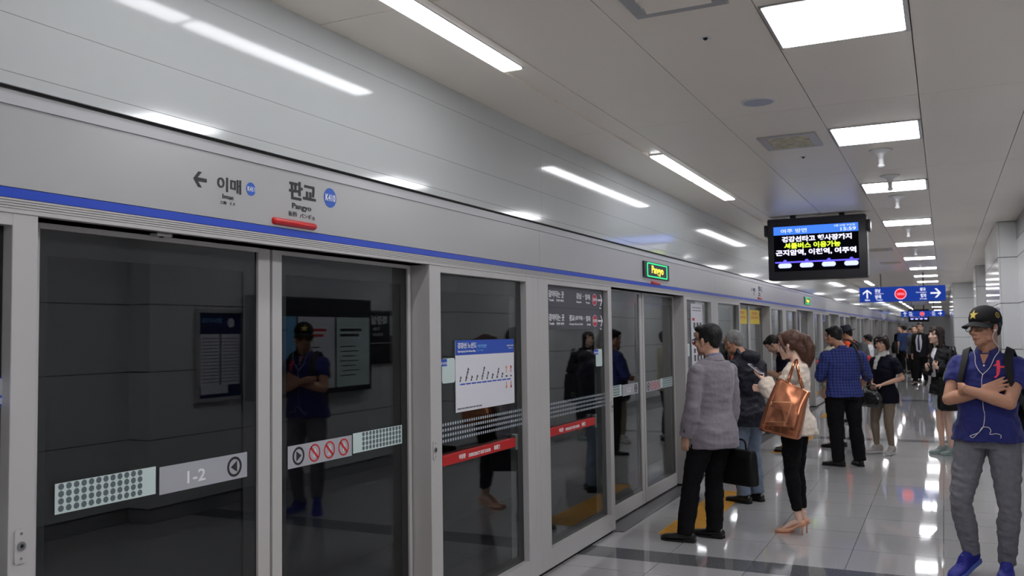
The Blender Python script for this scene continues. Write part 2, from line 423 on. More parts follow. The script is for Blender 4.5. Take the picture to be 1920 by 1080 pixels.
# ================================================================== CEILING FITTINGS
ORD = ['nearest', 'second', 'third', 'fourth', 'fifth', 'sixth', 'seventh', 'eighth', 'ninth', 'tenth', 'eleventh', 'twelfth']
def square_lights():
    ys = [1.2, -1.4, -4.0, 3.80, 6.38, 8.98, 12.22, 15.5, 18.8, 22.1, 25.4, 28.6, 32.0, 35.3, 43, 52, 64, 76, 88, 99]  # negative positions: unseen lamps added behind the camera for more bounce light
    root = thing('ceiling_light', '', 'ceiling light', (2.08, 0, 3.0))
    MB().poly(rrect(-.272, .272, .012, .60, .02), (0, 0, -.006), X, Y, -.004).build('diffuser', 'lamp', root)
    f = MB()
    for a, b in (((-.285, 0, -.014), (-.272, .612, .0)), ((.272, 0, -.014), (.292, .612, .0)), ((-.285, 0, -.008), (.29, .012, 0)), ((-.285, .60, -.008), (.29, .612, 0)), ((-.28, .01, -.004), (.28, .602, 0))): f.box(a, b)
    f.build('frame', 'lamp_frame', root)
    for i, y in enumerate(ys):
        o = root if i == 0 else dup(root, y - root.location.y)
        if i == 0: o.location.y = y
        j = i - 3
        if j < 0: o['label'] = ['square white ceiling light just above the picture frame', 'unseen square white ceiling light added just behind the camera for bounce light', 'unseen square white ceiling light added farthest behind the camera for bounce light'][i]
        elif j == 0: o['label'] = 'large glowing square ceiling light cut by the top edge of the picture'
        elif j < 10: o['label'] = f'glowing square ceiling light, {ORD[j]} in the row running down the platform ceiling'
        else: o['label'] = 'tiny distant square ceiling light at the far end of the row'
        o['group'] = 'square ceiling lights'
square_lights()
def line_lights():
    root = thing('linear_light', '', 'ceiling light', (.49, 1.47, 3.0))
    for k in (0, 1):
        MB().poly(rrect(-.055, .055, .004 + k * 1.335, 1.29 + k * 1.335, .012), (0, 0, -.002), X, Y, -.008).build('diffuser', 'lamp_line', root)
    h = MB(); h.box((-.064, 0, -.006), (-.056, 2.63, .01)); h.box((.056, 0, -.006), (.064, 2.63, .01)); h.box((-.06, 0, .0), (.06, 2.63, .01))
    h.build('housing', 'lamp_frame', root)
    for i in range(-2, 19):  # lowest index is an unseen lamp, added to brighten the near end
        o = root if i == 0 else dup(root, 5.2 * i)
        if i < 0: o['label'] = 'slim linear ceiling light behind the camera' + (', farther unseen one added for extra light' if i < -1 else '')
        elif i == 0: o['label'] = 'long slim linear ceiling light running out of the top edge of the picture'
        elif i < 8: o['label'] = f'slim linear ceiling light above the screen doors, {ORD[i]} along the groove'
        else: o['label'] = 'tiny distant linear ceiling light at the far end of the groove'
        o['group'] = 'linear ceiling lights'
line_lights()
def vents():
    for y, lab in ((3.2, 'square grey ceiling air vent at the top edge of the picture'), (6.42, 'dusty rectangular ceiling air vent beside the second square light'), (16.4, 'ceiling air vent beyond the hanging display board'), (19.9, 'far faint ceiling air vent past the hanging display board')):
        o = thing('ceiling_vent', lab, 'air vent', (1.5, y, 3.0), 'ceiling vents')
        f = MB()
        for a, b in (((-.2, 0), (.2, .05)), ((-.2, .43), (.2, .48)), ((-.2, .05), (-.14, .43)), ((.14, .05), (.2, .43))): f.bbox((a[0], a[1], -.012), (b[0], b[1], .0), .004)
        f.build('frame', 'lamp_frame', o)
        MB().box((-.15, .04, -.003), (.15, .44, 0)).build('backing', 'groove' if y < 4 else 'vent_dust', o)
        for k in range(5):
            c = .075 + k * .075
            MB().poly([(0, 0), (.05, -.012), (.05, -.009), (0, .003)], (-.14, c, -.003), Y, Z, .28).build('louver', 'ceil' if y < 4 else 'vent_dust', o)
vents()
def small_fittings():
    o = thing('ceiling_speaker', 'round pale grey ceiling speaker between the first two square lights', 'speaker', (1.5, 5.40, 3.0))
    MB().ring((0, 0, -.008), X, Y, .09, .102, .008).build('rim', 'white_plastic', o)
    MB().disc((0, 0, -.006), X, Y, .091, .006, 32).build('grille', 'speaker_grey', o)
    for y, lab in ((4.09, 'small dark round fitting in the ceiling near the nearest square light'), (7.32, 'small dark ceiling dot beyond the dusty air vent')):
        o = thing('ceiling_sensor', lab, 'sensor', (1.5, y, 3.0), 'ceiling sensors')
        MB().ring((0, 0, -.003), X, Y, .012, .026, .003, 20).build('rim', 'white_plastic', o); MB().ell((0, 0, -.002), (.012, .012, .012), seg=10, rings=6).build('eye', 'dark_hole', o, True)
    for i, y in enumerate((7.35, 8.63, 9.99, 13.2, 16.6, 20)):
        o = thing('ceiling_detector', f'white flared drop fitting hanging from the ceiling, {ORD[i]} in line between the square lights', 'detector', (2.07, y, 3.0), 'white drop fittings on the ceiling')
        MB().loft([((0, 0, -.002), .085, .085), ((0, 0, -.010), .08, .08), ((0, 0, -.022), .05, .05), ((0, 0, -.04), .026, .026), ((0, 0, -.07), .02, .02)], hint=(0, 1, 0)).build('rose', 'white_plastic', o, True)
        MB().loft([((0, 0, -.069), .02, .02), ((0, 0, -.11), .018, .018), ((0, 0, -.118), .026, .026), ((0, 0, -.128), .026, .026), ((0, 0, -.138), .012, .012)], hint=(0, 1, 0)).build('head', 'white_plastic', o, True)
small_fittings()

# ================================================================== SCREEN DOORS
FX, LX = -.04, -.12                                   # glass faces of fixed panels and of sliding leaves
def frame_box(mb, xa, xb, y0, y1, z0, z1, l, r, b, t):
    mb.bbox((xa, y0, z0), (xb, y0 + l, z1), .003); mb.bbox((xa, y1 - r, z0), (xb, y1, z1), .003)
    mb.box((xa, y0 + l, z0), (xb - .001, y1 - r, z0 + b)); mb.box((xa, y0 + l, z1 - t), (xb - .001, y1 - r, z1))
def pane(root, xf, y0, y1, z0, z1, border):
    MB().box((xf - .008, y0 - .004, z0 - .004), (xf, y1 + .004, z1 + .004)).build('glass', 'glass', root)
    bl, br, bb, bt = border; x = xf - .002; f = MB()
    f.box((x - .0015, y0 - .003, z0), (x, y0 + bl, z1)); f.box((x - .0015, y1 - br, z0), (x, y1 + .003, z1)); f.box((x - .0015, y0 + bl, z0), (x, y1 - br, z0 + bb)); f.box((x - .0015, y0 + bl, z1 - bt), (x, y1 - br, z1))
    f.build('glass_border', 'frit', root)
def key_plate(root, x, y, z, h=.1):
    p = MB(); p.poly(rrect(-.02, .02, -h / 2, h / 2, .008), (x, y, z), Y, Z, .006); k = p.build('key_plate', 'alu', root)
    MB().ring((x + .006, y, z), Y, Z, .006, .013, .004, 20).build('lock_ring', 'steel', k)
    MB().disc((x + .006, y, z), Y, Z, .006, .002, 14).build('keyhole', 'dark_hole', k)
    s = MB()
    for dz in (-.036, .036): s.disc((x + .006, y, z + dz), Y, Z, .004, .0015, 10)
    s.build('screw', 'steel', k)
def dots(mb, x, ys, zs, r):
    for y in ys:
        for z in zs: mb.disc((x, y, z), Y, Z, r, .0006, 12)
def fixed_panel(kind, y0, y1, label, group, detail, back=False):
    o = thing('fixed_screen_panel', label, 'screen panel', (0, y0, 0), group); L = y1 - y0
    gl, gr = (.115, .19) if kind == 'A' else (.17, .082)
    f = MB(); frame_box(f, -.13, 0, 0, L, .025, 1.998, gl, gr, .125, .035)
    if kind == 'A': f.box((-.001, L - .085, .03), (.0005, L - .083, 1.99))
    f.build('frame', 'alu', o)
    a, b = gl, L - gr
    pane(o, FX, a, b, .15, 1.963, (.012, .075, .05, .10) if kind == 'A' else (.02, .085, .05, .02))
    MB().box((-.1, .02, 0), (-.02, L - .02, .0255)).build('bottom_rail', 'gap_black', o)
    if detail >= 1:
        d = MB(); d0, d1 = (a + .05, b - .02) if kind == 'A' else (a + .02, b - .02)
        dots(d, FX + .0003, np.linspace(d0, d1, 38), np.linspace(1.035, 1.125, 4), .0092)
        d.build('dot_pattern', 'frit_dot', o)
        r0, r1 = (a + .02, a + .96) if kind == 'A' else (a, a + .93)
        bar = MB().bbox((FX + .001, r0, .905), (FX + .03, r1 - .03, .962), .004).build('push_bar', 'red_bar', o)
        t = MB()
        if detail >= 2:
            c = r0 + .18
            for s_, a0, w0, h0 in (('비상문', 0, .075, .028), ('EMERGENCY EXIT DOOR', .115, .27, .02), ('非常门', .43, .075, .028)):
                t = MB(); text(t, s_, (FX + .03, c + a0, .921), Y, Z, 0, w0, 0, h0, .02); t.build('lettering', 'white_ink', bar)
        e = MB(); e.bbox((FX + .001, r1 - .03, .885), (FX + .034, r1, .985), .006); e.build('bar_bracket', 'steel', bar)
    if detail >= 1 and kind == 'B': key_plate(o, 0, L - .045, 1.02)
    return o
def circle_arrow(mb, x, y, z, s):
    mb.ring((x, y, z), Y, Z, .030, .040, .001, 30); mb.poly([(s * .020, 0), (-s * .014, .022), (-s * .014, -.022)] if s > 0 else [(s * .020, 0), (-s * .014, -.022), (-s * .014, .022)], (x, y, z), Y, Z, .001)
def leaf(kind, y0, y1, label, group, detail, number):
    o = thing('sliding_door', label, 'sliding door', (0, y0, 0), group); L = y1 - y0
    gl, gr = (.022, .072) if kind == 'A' else (.06, .026)
    f = MB(); frame_box(f, LX - .04, LX + .01, 0, L, .02, 1.996, gl, gr, .125, .018)
    f.build('frame', 'alu', o)
    pane(o, LX, gl, L - gr, .145, 1.978, (.035, .075, .04, .085) if kind == 'A' else (.04, .05, .04, .085))
    MB().box((LX - .05, -.001, .0), (LX - .005, L, .021)).build('door_shoe', 'gap_black', o)
    s = LX + .0004
    if detail >= 1:
        b = y0
        if kind == 'A':
            m0, m1, g0, g1 = .091, .495, .512, .962; gz0, gz1 = 1.055, 1.155
        else:
            g0, g1, m0, m1 = .107, .569, .579, 1.008; gz0, gz1 = 1.048, 1.146
        ms = MB(); rect(ms, (s, 0, 0), Y, Z, m0, m1, gz0 + .008, gz1 + .006); st = ms.build('mint_strip', 'sticker_mint', o)
        d = MB(); ys = np.linspace(m0 + .022, m1 - .07, 12) if kind == 'A' else np.linspace(m0 + .085, m1 - .022, 12)
        dots(d, s + .0011, ys, np.linspace(gz0 + .024, gz1 - .006, 4), .0105); d.build('dot_pattern', 'dot_grey', st)
        gs = MB(); rect(gs, (s, 0, 0), Y, Z, g0, g1, gz0, gz1); st = gs.build('grey_strip', 'sticker_grey', o)
        zc = (gz0 + gz1) / 2; k = MB()
        if kind == 'A':
            circle_arrow(k, s + .0011, g0 + .378, zc, -1); k.build('arrow_symbol', 'ink', st)
            if detail >= 2:
                t = MB(); text(t, number, (s + .0011, 0, 0), Y, Z, g0 + .13, g0 + .222, zc - .028, zc + .018, .015); t.build('door_number', 'white_ink', st)
        else:
            circle_arrow(k, s + .0011, g0 + .07, zc, 1); k.build('arrow_symbol', 'ink', st)
            if detail >= 2:
                for i in range(3):
                    c = g0 + .181 + i * .108; w_ = MB()
                    w_.ell((s + .001, c + .004, zc + .014), (.0008, .005, .005), seg=10, rings=6); w_.poly([(-.004, .009), (.008, .009), (.011, -.02), (.005, -.02), (.002, -.006), (-.004, -.02), (-.010, -.02)], (s + .0012, c + .003, zc), Y, Z, .0006)
                    if i == 0: w_.poly([(-.014, -.012), (-.002, .006), (0, .004), (-.012, -.014)], (s + .0012, c, zc), Y, Z, .0006)
                    if i == 1: w_.poly([(-.016, -.018), (.017, -.018), (.017, -.021), (-.016, -.021)], (s + .0012, c, zc), Y, Z, .0006)
                    w_.build('pictogram', 'poster_white', st)
                    r = MB(); r.ring((s + .0014, c, zc), Y, Z, .033, .040, .001, 30); q = .0275; h = .004
                    r.poly([(-q - h, q - h), (q - h, -q - h), (q + h, -q + h), (-q + h, q + h)], (s + .0014, c, zc), Y, Z, .001)
                    r.build('ban_ring', 'red_ink', st)
    return o
WHERE = ['first', 'second', 'third', 'fourth', 'fifth']
def platform_doors():
    far = 'one of the many distant glass screen door pieces receding down the platform'
    for k in range(-1, 18):
        D = PER * k; det = 2 if k in (0, 1) else (1 if k in (-1, 2, 3) else 0)
        g1, g2 = 'sliding platform screen doors', 'fixed glass platform screen panels'
        name = {-1: 'behind the picture edge', 0: 'in the nearest doorway under the station name sign', 1: 'in the doorway under the green LED sign', 2: 'in the third doorway with yellow stickers', 3: 'in the fourth doorway past the plaid shirt man'}
        if k >= 0:
            la = f'left glass sliding door {name[k]}' if k in name else far
            lb = f'right glass sliding door {name[k]}' if k in name else far
            leaf('A', 1.84 + D, 2.93 + D, la, g1 if k in name else 'distant screen door pieces', det, f'1-{k + 2}')
            leaf('B', 2.945 + D, 4.035 + D, lb, g1 if k in name else 'distant screen door pieces', det, '')
        nm = {-1: 'at the left edge of the picture', 0: 'between the two nearest doorways', 1: 'past the LED sign doorway', 2: 'past the third doorway behind the ponytail woman', 3: 'past the fourth doorway in the distance'}
        if k >= 0:
            fixed_panel('A', 4.05 + D, 5.455 + D, (f'fixed glass panel {nm[k]}' + (' carrying the white route map' if k == 0 else ', nearer half')) if k in nm else far, g2 if k in nm else 'distant screen door pieces', det)
        fixed_panel('B', 5.455 + D, 6.925 + D, (f'fixed glass panel {nm[k]}' + (' carrying the dark transfer sign' if k == 0 else ', farther half' if k > 0 else '')) if k in nm else far, g2 if k in nm else 'distant screen door pieces', det)
        if k >= 0:
            struct(MB().bbox((-.13, 1.78 + D, -.01), (.065, 4.05 + D, .006), .003).build('trim_7', 'alu_dark'))
            ty = thing('tactile_strip', ['yellow tactile floor strip before the nearest doorway, below the frame', 'yellow tactile floor strip beside the grey jacket man', 'yellow tactile floor strip under the bowed man with white glasses'][k] if k < 3 else 'distant yellow tactile floor strip before a far doorway', 'tactile paving', (.33, 1.84 + D, 0), 'yellow tactile strips')
            n = 7
            for i in range(n):
                a = i * .3; tl = MB().box((0, a + .001, -.001), (.3, a + .299, .003))
                for q in range(6): tl.bbox((.012, a + .022 + q * .048, .003), (.288, a + .046 + q * .048, .007), .002)
                tl.build('tactile_tile', 'yellow_tile', ty)
platform_doors()

# ================================================================== HEADER SIGNS
def name_sign(y, label, full=True):
    """station name printed on the fascia, y = position of the first sign"""
    o = thing('station_name_sign', label, 'station sign', (0, y, 0), 'station name lettering on the fascia'); D = -0.0
    s = .0004; ox = (s, 0, 0)
    a = MB(); arrow(a, ox, Y, Z, 2.424, 2.209, .066, .058, pi, .24); a.build('arrow', 'ink', o)
    for s_, a0, a1, b0, b1, bo, nm in (('이매', 2.510, 2.637, 2.181, 2.237, .022, 'korean_name'), ('판교', 2.920, 3.097, 2.204, 2.284, .03, 'korean_name'), ('Imae', 2.538, 2.596, 2.154, 2.172, .008, 'english_name'), ('Pangyo', 2.940, 3.065, 2.158, 2.189, .012, 'english_name')):
        t = MB(); text(t, s_, ox, Y, Z, a0, a1, b0, b1, bo); t.build(nm, 'ink', o)
    t = MB(); text(t, '二梅', ox, Y, Z, 2.526, 2.558, 2.132, 2.145); text(t, 'イメ', ox, Y, Z, 2.574, 2.604, 2.133, 2.145); text(t, '板桥', ox, Y, Z, 2.916, 2.972, 2.131, 2.153, .004); text(t, 'パンギョ', ox, Y, Z, 2.99, 3.087, 2.130, 2.150, .004)
    t.build('small_name', 'ink_soft', o)
    for cy, cz, r, n in ((2.692, 2.211, .0265, 'K411'), (3.198, 2.243, .044, 'K410')):
        b = MB().disc((s, cy, cz), Y, Z, r, .001, 32).build('number_badge', 'badge_blue', o)
        t = MB(); text(t, n, (s + .0011, cy, cz), Y, Z, -r * .8, r * .8, -r * .36, r * .36, .02); t.build('station_number', 'white_ink', b)
    o.location = (0, y, 0)
    return o
def pill(y, z, label, L=.275):
    o = thing('door_lamp', label, 'indicator lamp', (0, y, z), 'red pill lamps over the doors')
    m = MB(); m.loft([((.004, -L / 2 + .013, 0), .0135, .016), ((.004, L / 2 - .013, 0), .0135, .016)], hint=X, n=18, round0=.013, round1=.013)
    m.build('lens', 'pill_red', o, True)
    MB().poly(rrect(-L / 2 - .002, L / 2 + .002, -.015, .015, .013), (0, 0, 0), Y, Z, .003).build('base', 'red_bar', o)
name_sign(0, 'black station name and blue K410 badge lettered on the nearest fascia')
name_sign(2 * PER + .2, 'distant station name lettering on the fascia past the LED sign')
pill(2.954, 2.1, 'red pill-shaped lamp under the nearest station name')
pill(8.18, 2.085, 'small red lamp under the green bordered LED sign'); pill(13.5, 2.1, 'distant red lamp under the second station name')
def led_sign(y, label):
    o = thing('led_sign', label, 'LED sign', (0, y, 2.2), 'LED station name signs')
    MB().bbox((-.01, -.41, -.075), (.018, .41, .075), .004).build('case', 'screen_case', o)
    b = MB()
    out = rrect(-.33, .33, -.066, .066, .02); inn = rrect(-.305, .305, -.056, .056, .014); n = len(out)
    b.add([(.0195, p, q) for p, q in out] + [(.0195, p, q) for p, q in inn], [(i, (i + 1) % n, n + (i + 1) % n, n + i) for i in range(n)])
    b.build('border', 'led_green', o)
    t = MB(); text(t, 'Pangyo', (.0185, 0, 0), Y, Z, -.185, .2, -.05, .045, .02); t.build('lettering', 'led_yellow', o)
led_sign(8.2, 'black LED sign with green border reading Pangyo on the fascia'); led_sign(18.6, 'far LED sign on the fascia above the fourth doorway')
def header_camera():
    o = thing('door_sensor', 'tiny dark sensor under the header above the nearest left door', 'sensor', (-.06, 2.3, 2.0))
    MB().bbox((-.02, -.035, -.012), (.02, .035, 0), .005).build('housing', 'alu', o); MB().disc((0, 0, -.0125), X, -Y, .008, .002, 14).build('eye', 'dark_hole', o)
header_camera()

# ================================================================== PANEL SIGNS
def route_map():
    o = thing('route_map', 'white route map poster with blue heading on the fixed glass panel', 'poster', (FX + .003, 0, 0)); ox = (.0, 0, 0)
    s = MB(); rect(s, (-.002, 0, 0), Y, Z, 4.383, 5.142, 1.18, 1.589, .003); s.build('sheet', 'poster_white', o)
    s = MB(); rect(s, (.001, 0, 0), Y, Z, 4.383, 5.142, 1.503, 1.589, .0006); h = s.build('heading', 'poster_blue', o)
    p = (.0017, 0, 0); t = MB(); text(t, '경강선 노선도', p, Y, Z, 4.406, 4.632, 1.541, 1.575, .03); text(t, 'Gyeonggang Line Route Map', p, Y, Z, 4.408, 4.62, 1.516, 1.531, .02); text(t, '경강선 판교역', p, Y, Z, 5.04, 5.13, 1.543, 1.553, .01); text(t, 'Pangyo Sta.', p, Y, Z, 5.06, 5.125, 1.528, 1.536, .01)
    t.build('title', 'white_ink', h)
    t = MB(); text(t, '여주방면', p, Y, Z, 4.651, 4.76, 1.54, 1.562, .012); text(t, 'for Yeoju', p, Y, Z, 4.651, 4.715, 1.522, 1.532, .008); rect(t, p, Y, Z, 4.639, 4.641, 1.517, 1.57, .0004); t.build('direction', 'light_blue_ink', h)
    q = (.0012, 0, 0); l = MB(); rect(l, q, Y, Z, 4.425, 5.10, 1.332, 1.340, .0006); l.build('line', 'poster_blue', o)
    names = ['여주', '세종대왕릉', '부발', '이천', '신둔도예촌', '곤지암', '초월', '경기광주', '삼동', '이매', '판교']
    t = MB(); st = MB()
    for i, nme in enumerate(names):
        y = 4.43 + i * .0665; d = unit(Y * .45 + Z * .9); e = unit(Z * -.45 + Y * .9)
        n_ = len(nme); base = np.array(q) + Y * y + Z * 1.35
        if i >= 9: text(t, nme, base + Z * .0, Y, Z, -.012, .012, 0, .012, .01)
        else: text(t, nme, base, d, -e, 0, .017 * n_, -.008, .008, .01)
        st.disc((.0019, y, 1.336), Y, Z, .0048, .0004, 12)
    t.build('station_names', 'ink_soft', o); st.build('stops', 'poster_white', o)
    for i, m in ((9, 'orange_ink'), (10, 'crimson')):
        y = 4.43 + i * .0665; a = MB()
        arrow(a, q, Y, Z, y, 1.40, .045, .02, pi / 2, .35); arrow(a, q, Y, Z, y, 1.30, .045, .02, -pi / 2, .35); a.build('transfer_arrows', m, o)
    t = MB(); text(t, '경강선 여주 방면 열차 운행 구간 안내', q, Y, Z, 4.397, 4.69, 1.194, 1.203, .005); t.build('footnote', 'ink_soft', o)
route_map()
def transfer_sign():
    o = thing('transfer_sign', 'dark grey two-line transfer sign with white arrows atop glass panel', 'sign', (FX + .003, 0, 0))
    s = MB(); rect(s, (-.002, 0, 0), Y, Z, 5.64, 6.795, 1.652, 1.962, .003); s.build('board', 'sign_grey', o)
    s = MB(); rect(s, (.001, 0, 0), Y, Z, 5.64, 6.795, 1.803, 1.806, .0005); s.build('divider', 'ink', o)
    p = (.0013, 0, 0); t = MB()
    for dz, l, le, c in ((0, 1.925, 1.865, 0), (-.167, 0, 0, 1)):
        text(t, '갈아타는 곳', p, Y, Z, 5.711, 5.993, 1.877 + dz, 1.927 + dz, .03); text(t, 'Transfer', p, Y, Z, 5.717, 5.81, 1.849 + dz, 1.867 + dz, .02); text(t, '换乘 乗換', p, Y, Z, 5.85, 5.99, 1.849 + dz, 1.867 + dz, .02)
        arrow(t, p, Y, Z, 6.752, 1.883 + dz, .11, .09, 0, .17); text(t, ('8m', '2m')[c], p, Y, Z, 6.735, 6.775, 1.812 + dz, 1.828 + dz, .02)
    text(t, '강남', p, Y, Z, 6.236, 6.344, 1.879, 1.925, .03); text(t, '양재', p, Y, Z, 6.418, 6.525, 1.877, 1.923, .03); t.disc((.0013, 6.381, 1.902), Y, Z, .006, .001, 10)
    text(t, 'Gangnam', p, Y, Z, 6.237, 6.34, 1.846, 1.865, .02); text(t, 'Yangjae', p, Y, Z, 6.43, 6.523, 1.844, 1.865, .02)
    text(t, '광교', p, Y, Z, 6.09, 6.19, 1.71, 1.757, .03); text(t, '(경기대)', p, Y, Z, 6.205, 6.36, 1.715, 1.752, .02); text(t, '정자', p, Y, Z, 6.429, 6.529, 1.709, 1.754, .03); t.disc((.0013, 6.394, 1.733), Y, Z, .006, .001, 10)
    text(t, 'Gwanggyo (Kyonggi Univ.)', p, Y, Z, 6.09, 6.36, 1.678, 1.697, .02); text(t, 'Jeongja', p, Y, Z, 6.45, 6.529, 1.675, 1.697, .02)
    t.build('lettering', 'white_ink', o)
    for z in (1.884, 1.716):
        b = MB().disc((.0013, 6.626, z), Y, Z, .052, .001, 30, .047).build('line_badge', 'crimson', o)
        t = MB(); text(t, '신분당선', (.0024, 6.626, z), Y, Z, -.042, .042, -.012, .014, .02); t.ring((.0024, 6.626, z), Y, Z, .048, .052, .0004, 30, .9); t.build('badge_lettering', 'white_ink', b)
transfer_sign()
def small_sticker(y, lab):
    o = thing('direction_sticker', lab, 'sticker', (FX + .001, y, 0), 'mint direction stickers on the glass')
    s = MB(); s.poly(rrect(0, .145, 1.352, 1.49, .018), (0, 0, 0), Y, Z, .0008); s.build('mint_plate', 'sticker_mint', o)
    s = MB(); rect(s, (.001, 0, 0), Y, Z, -.045, .055, 1.447, 1.487, .0006); b = s.build('blue_tag', 'poster_blue', o)
    t = MB(); text(t, '여주방면', (.0017, 0, 0), Y, Z, -.04, .05, 1.455, 1.47, .01); t.build('lettering', 'white_ink', b)
small_sticker(4.235, 'mint sticker with blue tag beside the white route map'); small_sticker(6.64, 'mint sticker with blue tag below the dark transfer sign'); small_sticker(4.235 + PER, 'mint sticker on the glass before the grey jacket man')
def edge_sticker():
    o = thing('door_sticker', 'blue and grey sticker at the left edge of the picture', 'sticker', (FX + .001, 0, 0))
    s = MB(); s.poly(rrect(1.5, 1.745, 1.43, 1.515, .01), (0, 0, 0), Y, Z, .0008); s.build('blue_plate', 'poster_blue', o)
    s = MB(); s.poly(rrect(1.505, 1.741, 1.462, 1.511, .008), (.001, 0, 0), Y, Z, .0006); s.build('grey_window', 'sticker_grey', o)
    t = MB(); text(t, '이매방면', (.0011, 0, 0), Y, Z, 1.64, 1.725, 1.436, 1.457, .015); t.build('lettering', 'white_ink', o)
edge_sticker()
def door_ad(y):
    o = thing('door_notice', 'tall white notice on the glass panel behind the grey jacket man', 'poster', (FX + .001, y, 0))
    s = MB(); rect(s, (0, 0, 0), Y, Z, 0, .52, 1.1, 1.93, .001); s.build('sheet', 'poster_white', o)
    l = MB()
    for i, z in enumerate((1.88, 1.85)): rect(l, (.0012, 0, 0), Y, Z, .06, .46, z, z + .008, .0004)
    for i in range(6):
        for j in range(3): rect(l, (.0012, 0, 0), Y, Z, .1 + j * .14, .18 + j * .14, 1.2 + i * .09, 1.25 + i * .09 + .02 * (i % 2), .0004)
    l.build('print', 'ink_soft', o)
    l = MB()
    for z in (1.74, 1.47): rect(l, (.0012, 0, 0), Y, Z, .05, .16, z, z + .03, .0004)
    l.build('red_print', 'red_ink', o)
door_ad(9.62)
for y, w_, lab in ((12.17, .95, 'yellow sticker high on the left glass door of the third doorway'), (13.31, .78, 'yellow sticker high on the right glass door of the third doorway')):
    o = thing('yellow_sticker', lab, 'sticker', (LX + .001, y, 0), 'yellow stickers on the third doorway')
    s = MB(); rect(s, (0, 0, 0), Y, Z, 0, w_, 1.72, 1.93, .001); s.build('sheet', 'yellow_sticker', o)
    s = MB(); rect(s, (.0012, 0, 0), Y, Z, .1, w_ - .1, 1.80, 1.83, .0004); rect(s, (.0012, 0, 0), Y, Z, .18, w_ - .18, 1.86, 1.90, .0004); s.build('print', 'orange_ink', o)

# key plates on the jamb
root = bpy.data.objects.get('fixed_screen_panel')
for ob in list(COL.objects):
    if ob.name.startswith('fixed_screen_panel') and ob.type == 'EMPTY' and 'route map' in ob['label']: key_plate(ob, 0, .035, 1.01)

# ================================================================== HANGING BOARDS
def display(y, label, zoff=0., lit=True):
    o = thing('display_board', label, 'display board', (1.13, y, zoff), 'hanging train display boards')
    MB().bbox((-.56, 0, 2.22), (.56, .22, 2.965), .02).build('case', 'screen_case', o, sharp=40)
    MB().box((.561, .03, 2.24), (.566, .2, 2.95)).build('side_panel', 'case_side', o)
    sc = MB(); sc.box((-.485, -.004, 2.325), (.475, -.001, 2.87)).build('screen', 'scr_black', o)
    p = (0, -.005, 0)
    h = MB(); rect(h, p, X, Z, -.485, .475, 2.765, 2.865, .001); hd = h.build('title_bar', 'scr_blue', o)
    pt = (0, -.0065, 0); t = MB(); text(t, '여주 방면', pt, X, Z, -.40, -.10, 2.785, 2.835, .015); text(t, '5월 24일 수요일', pt, X, Z, .21, .44, 2.83, 2.855, .01); text(t, '15:59', pt, X, Z, .28, .45, 2.777, 2.818, .02); t.build('title_lettering', 'scr_pale', hd)
    t = MB(); text(t, '경강선타고 행사장까지', pt, X, Z, -.39, .40, 2.675, 2.745, .032); text(t, '곤지암역, 이천역, 여주역', pt, X, Z, -.465, .445, 2.51, 2.585, .032); t.build('white_lines', 'scr_white', o)
    t = MB(); text(t, '셔틀버스 이용가능', pt, X, Z, -.365, .275, 2.595, 2.665, .032); t.build('yellow_line', 'scr_yellow', o)
    t = MB(); rect(t, p, X, Z, -.475, .47, 2.425, 2.442, .001)
    for i in range(4): t.disc((-.36 + i * .25, -.006, 2.442), X, Z, .022, .001, 16)
    t.build('line_bar', 'scr_violet', o)
    t = MB()
    for i in range(4): t.poly(rrect(-.44 + i * .25, -.285 + i * .25, 2.365, 2.42, .027), (0, -.0075, 0), X, Z, .001)
    t.build('stop_pills', 'scr_pale', o)
    for x, nm in ((-.27, 0), (.29, 0)):
        MB().bbox((x - .03, .07, 2.955), (x + .03, .15, 3.0 - zoff), .004).build('hanger', 'screen_case', o)
    for s_ in (-1, 1):
        m = MB(); m.bbox((s_ * .56, .02, 2.76), (s_ * .605, .2, 2.9), .018); m.build('speaker', 'screen_case', o, sharp=40)
    return o
display(11.0, 'black hanging display board with lit Korean text and four pills')
d2 = display(58.0, 'far hanging display board glowing violet below the distant blue sign', -.22)
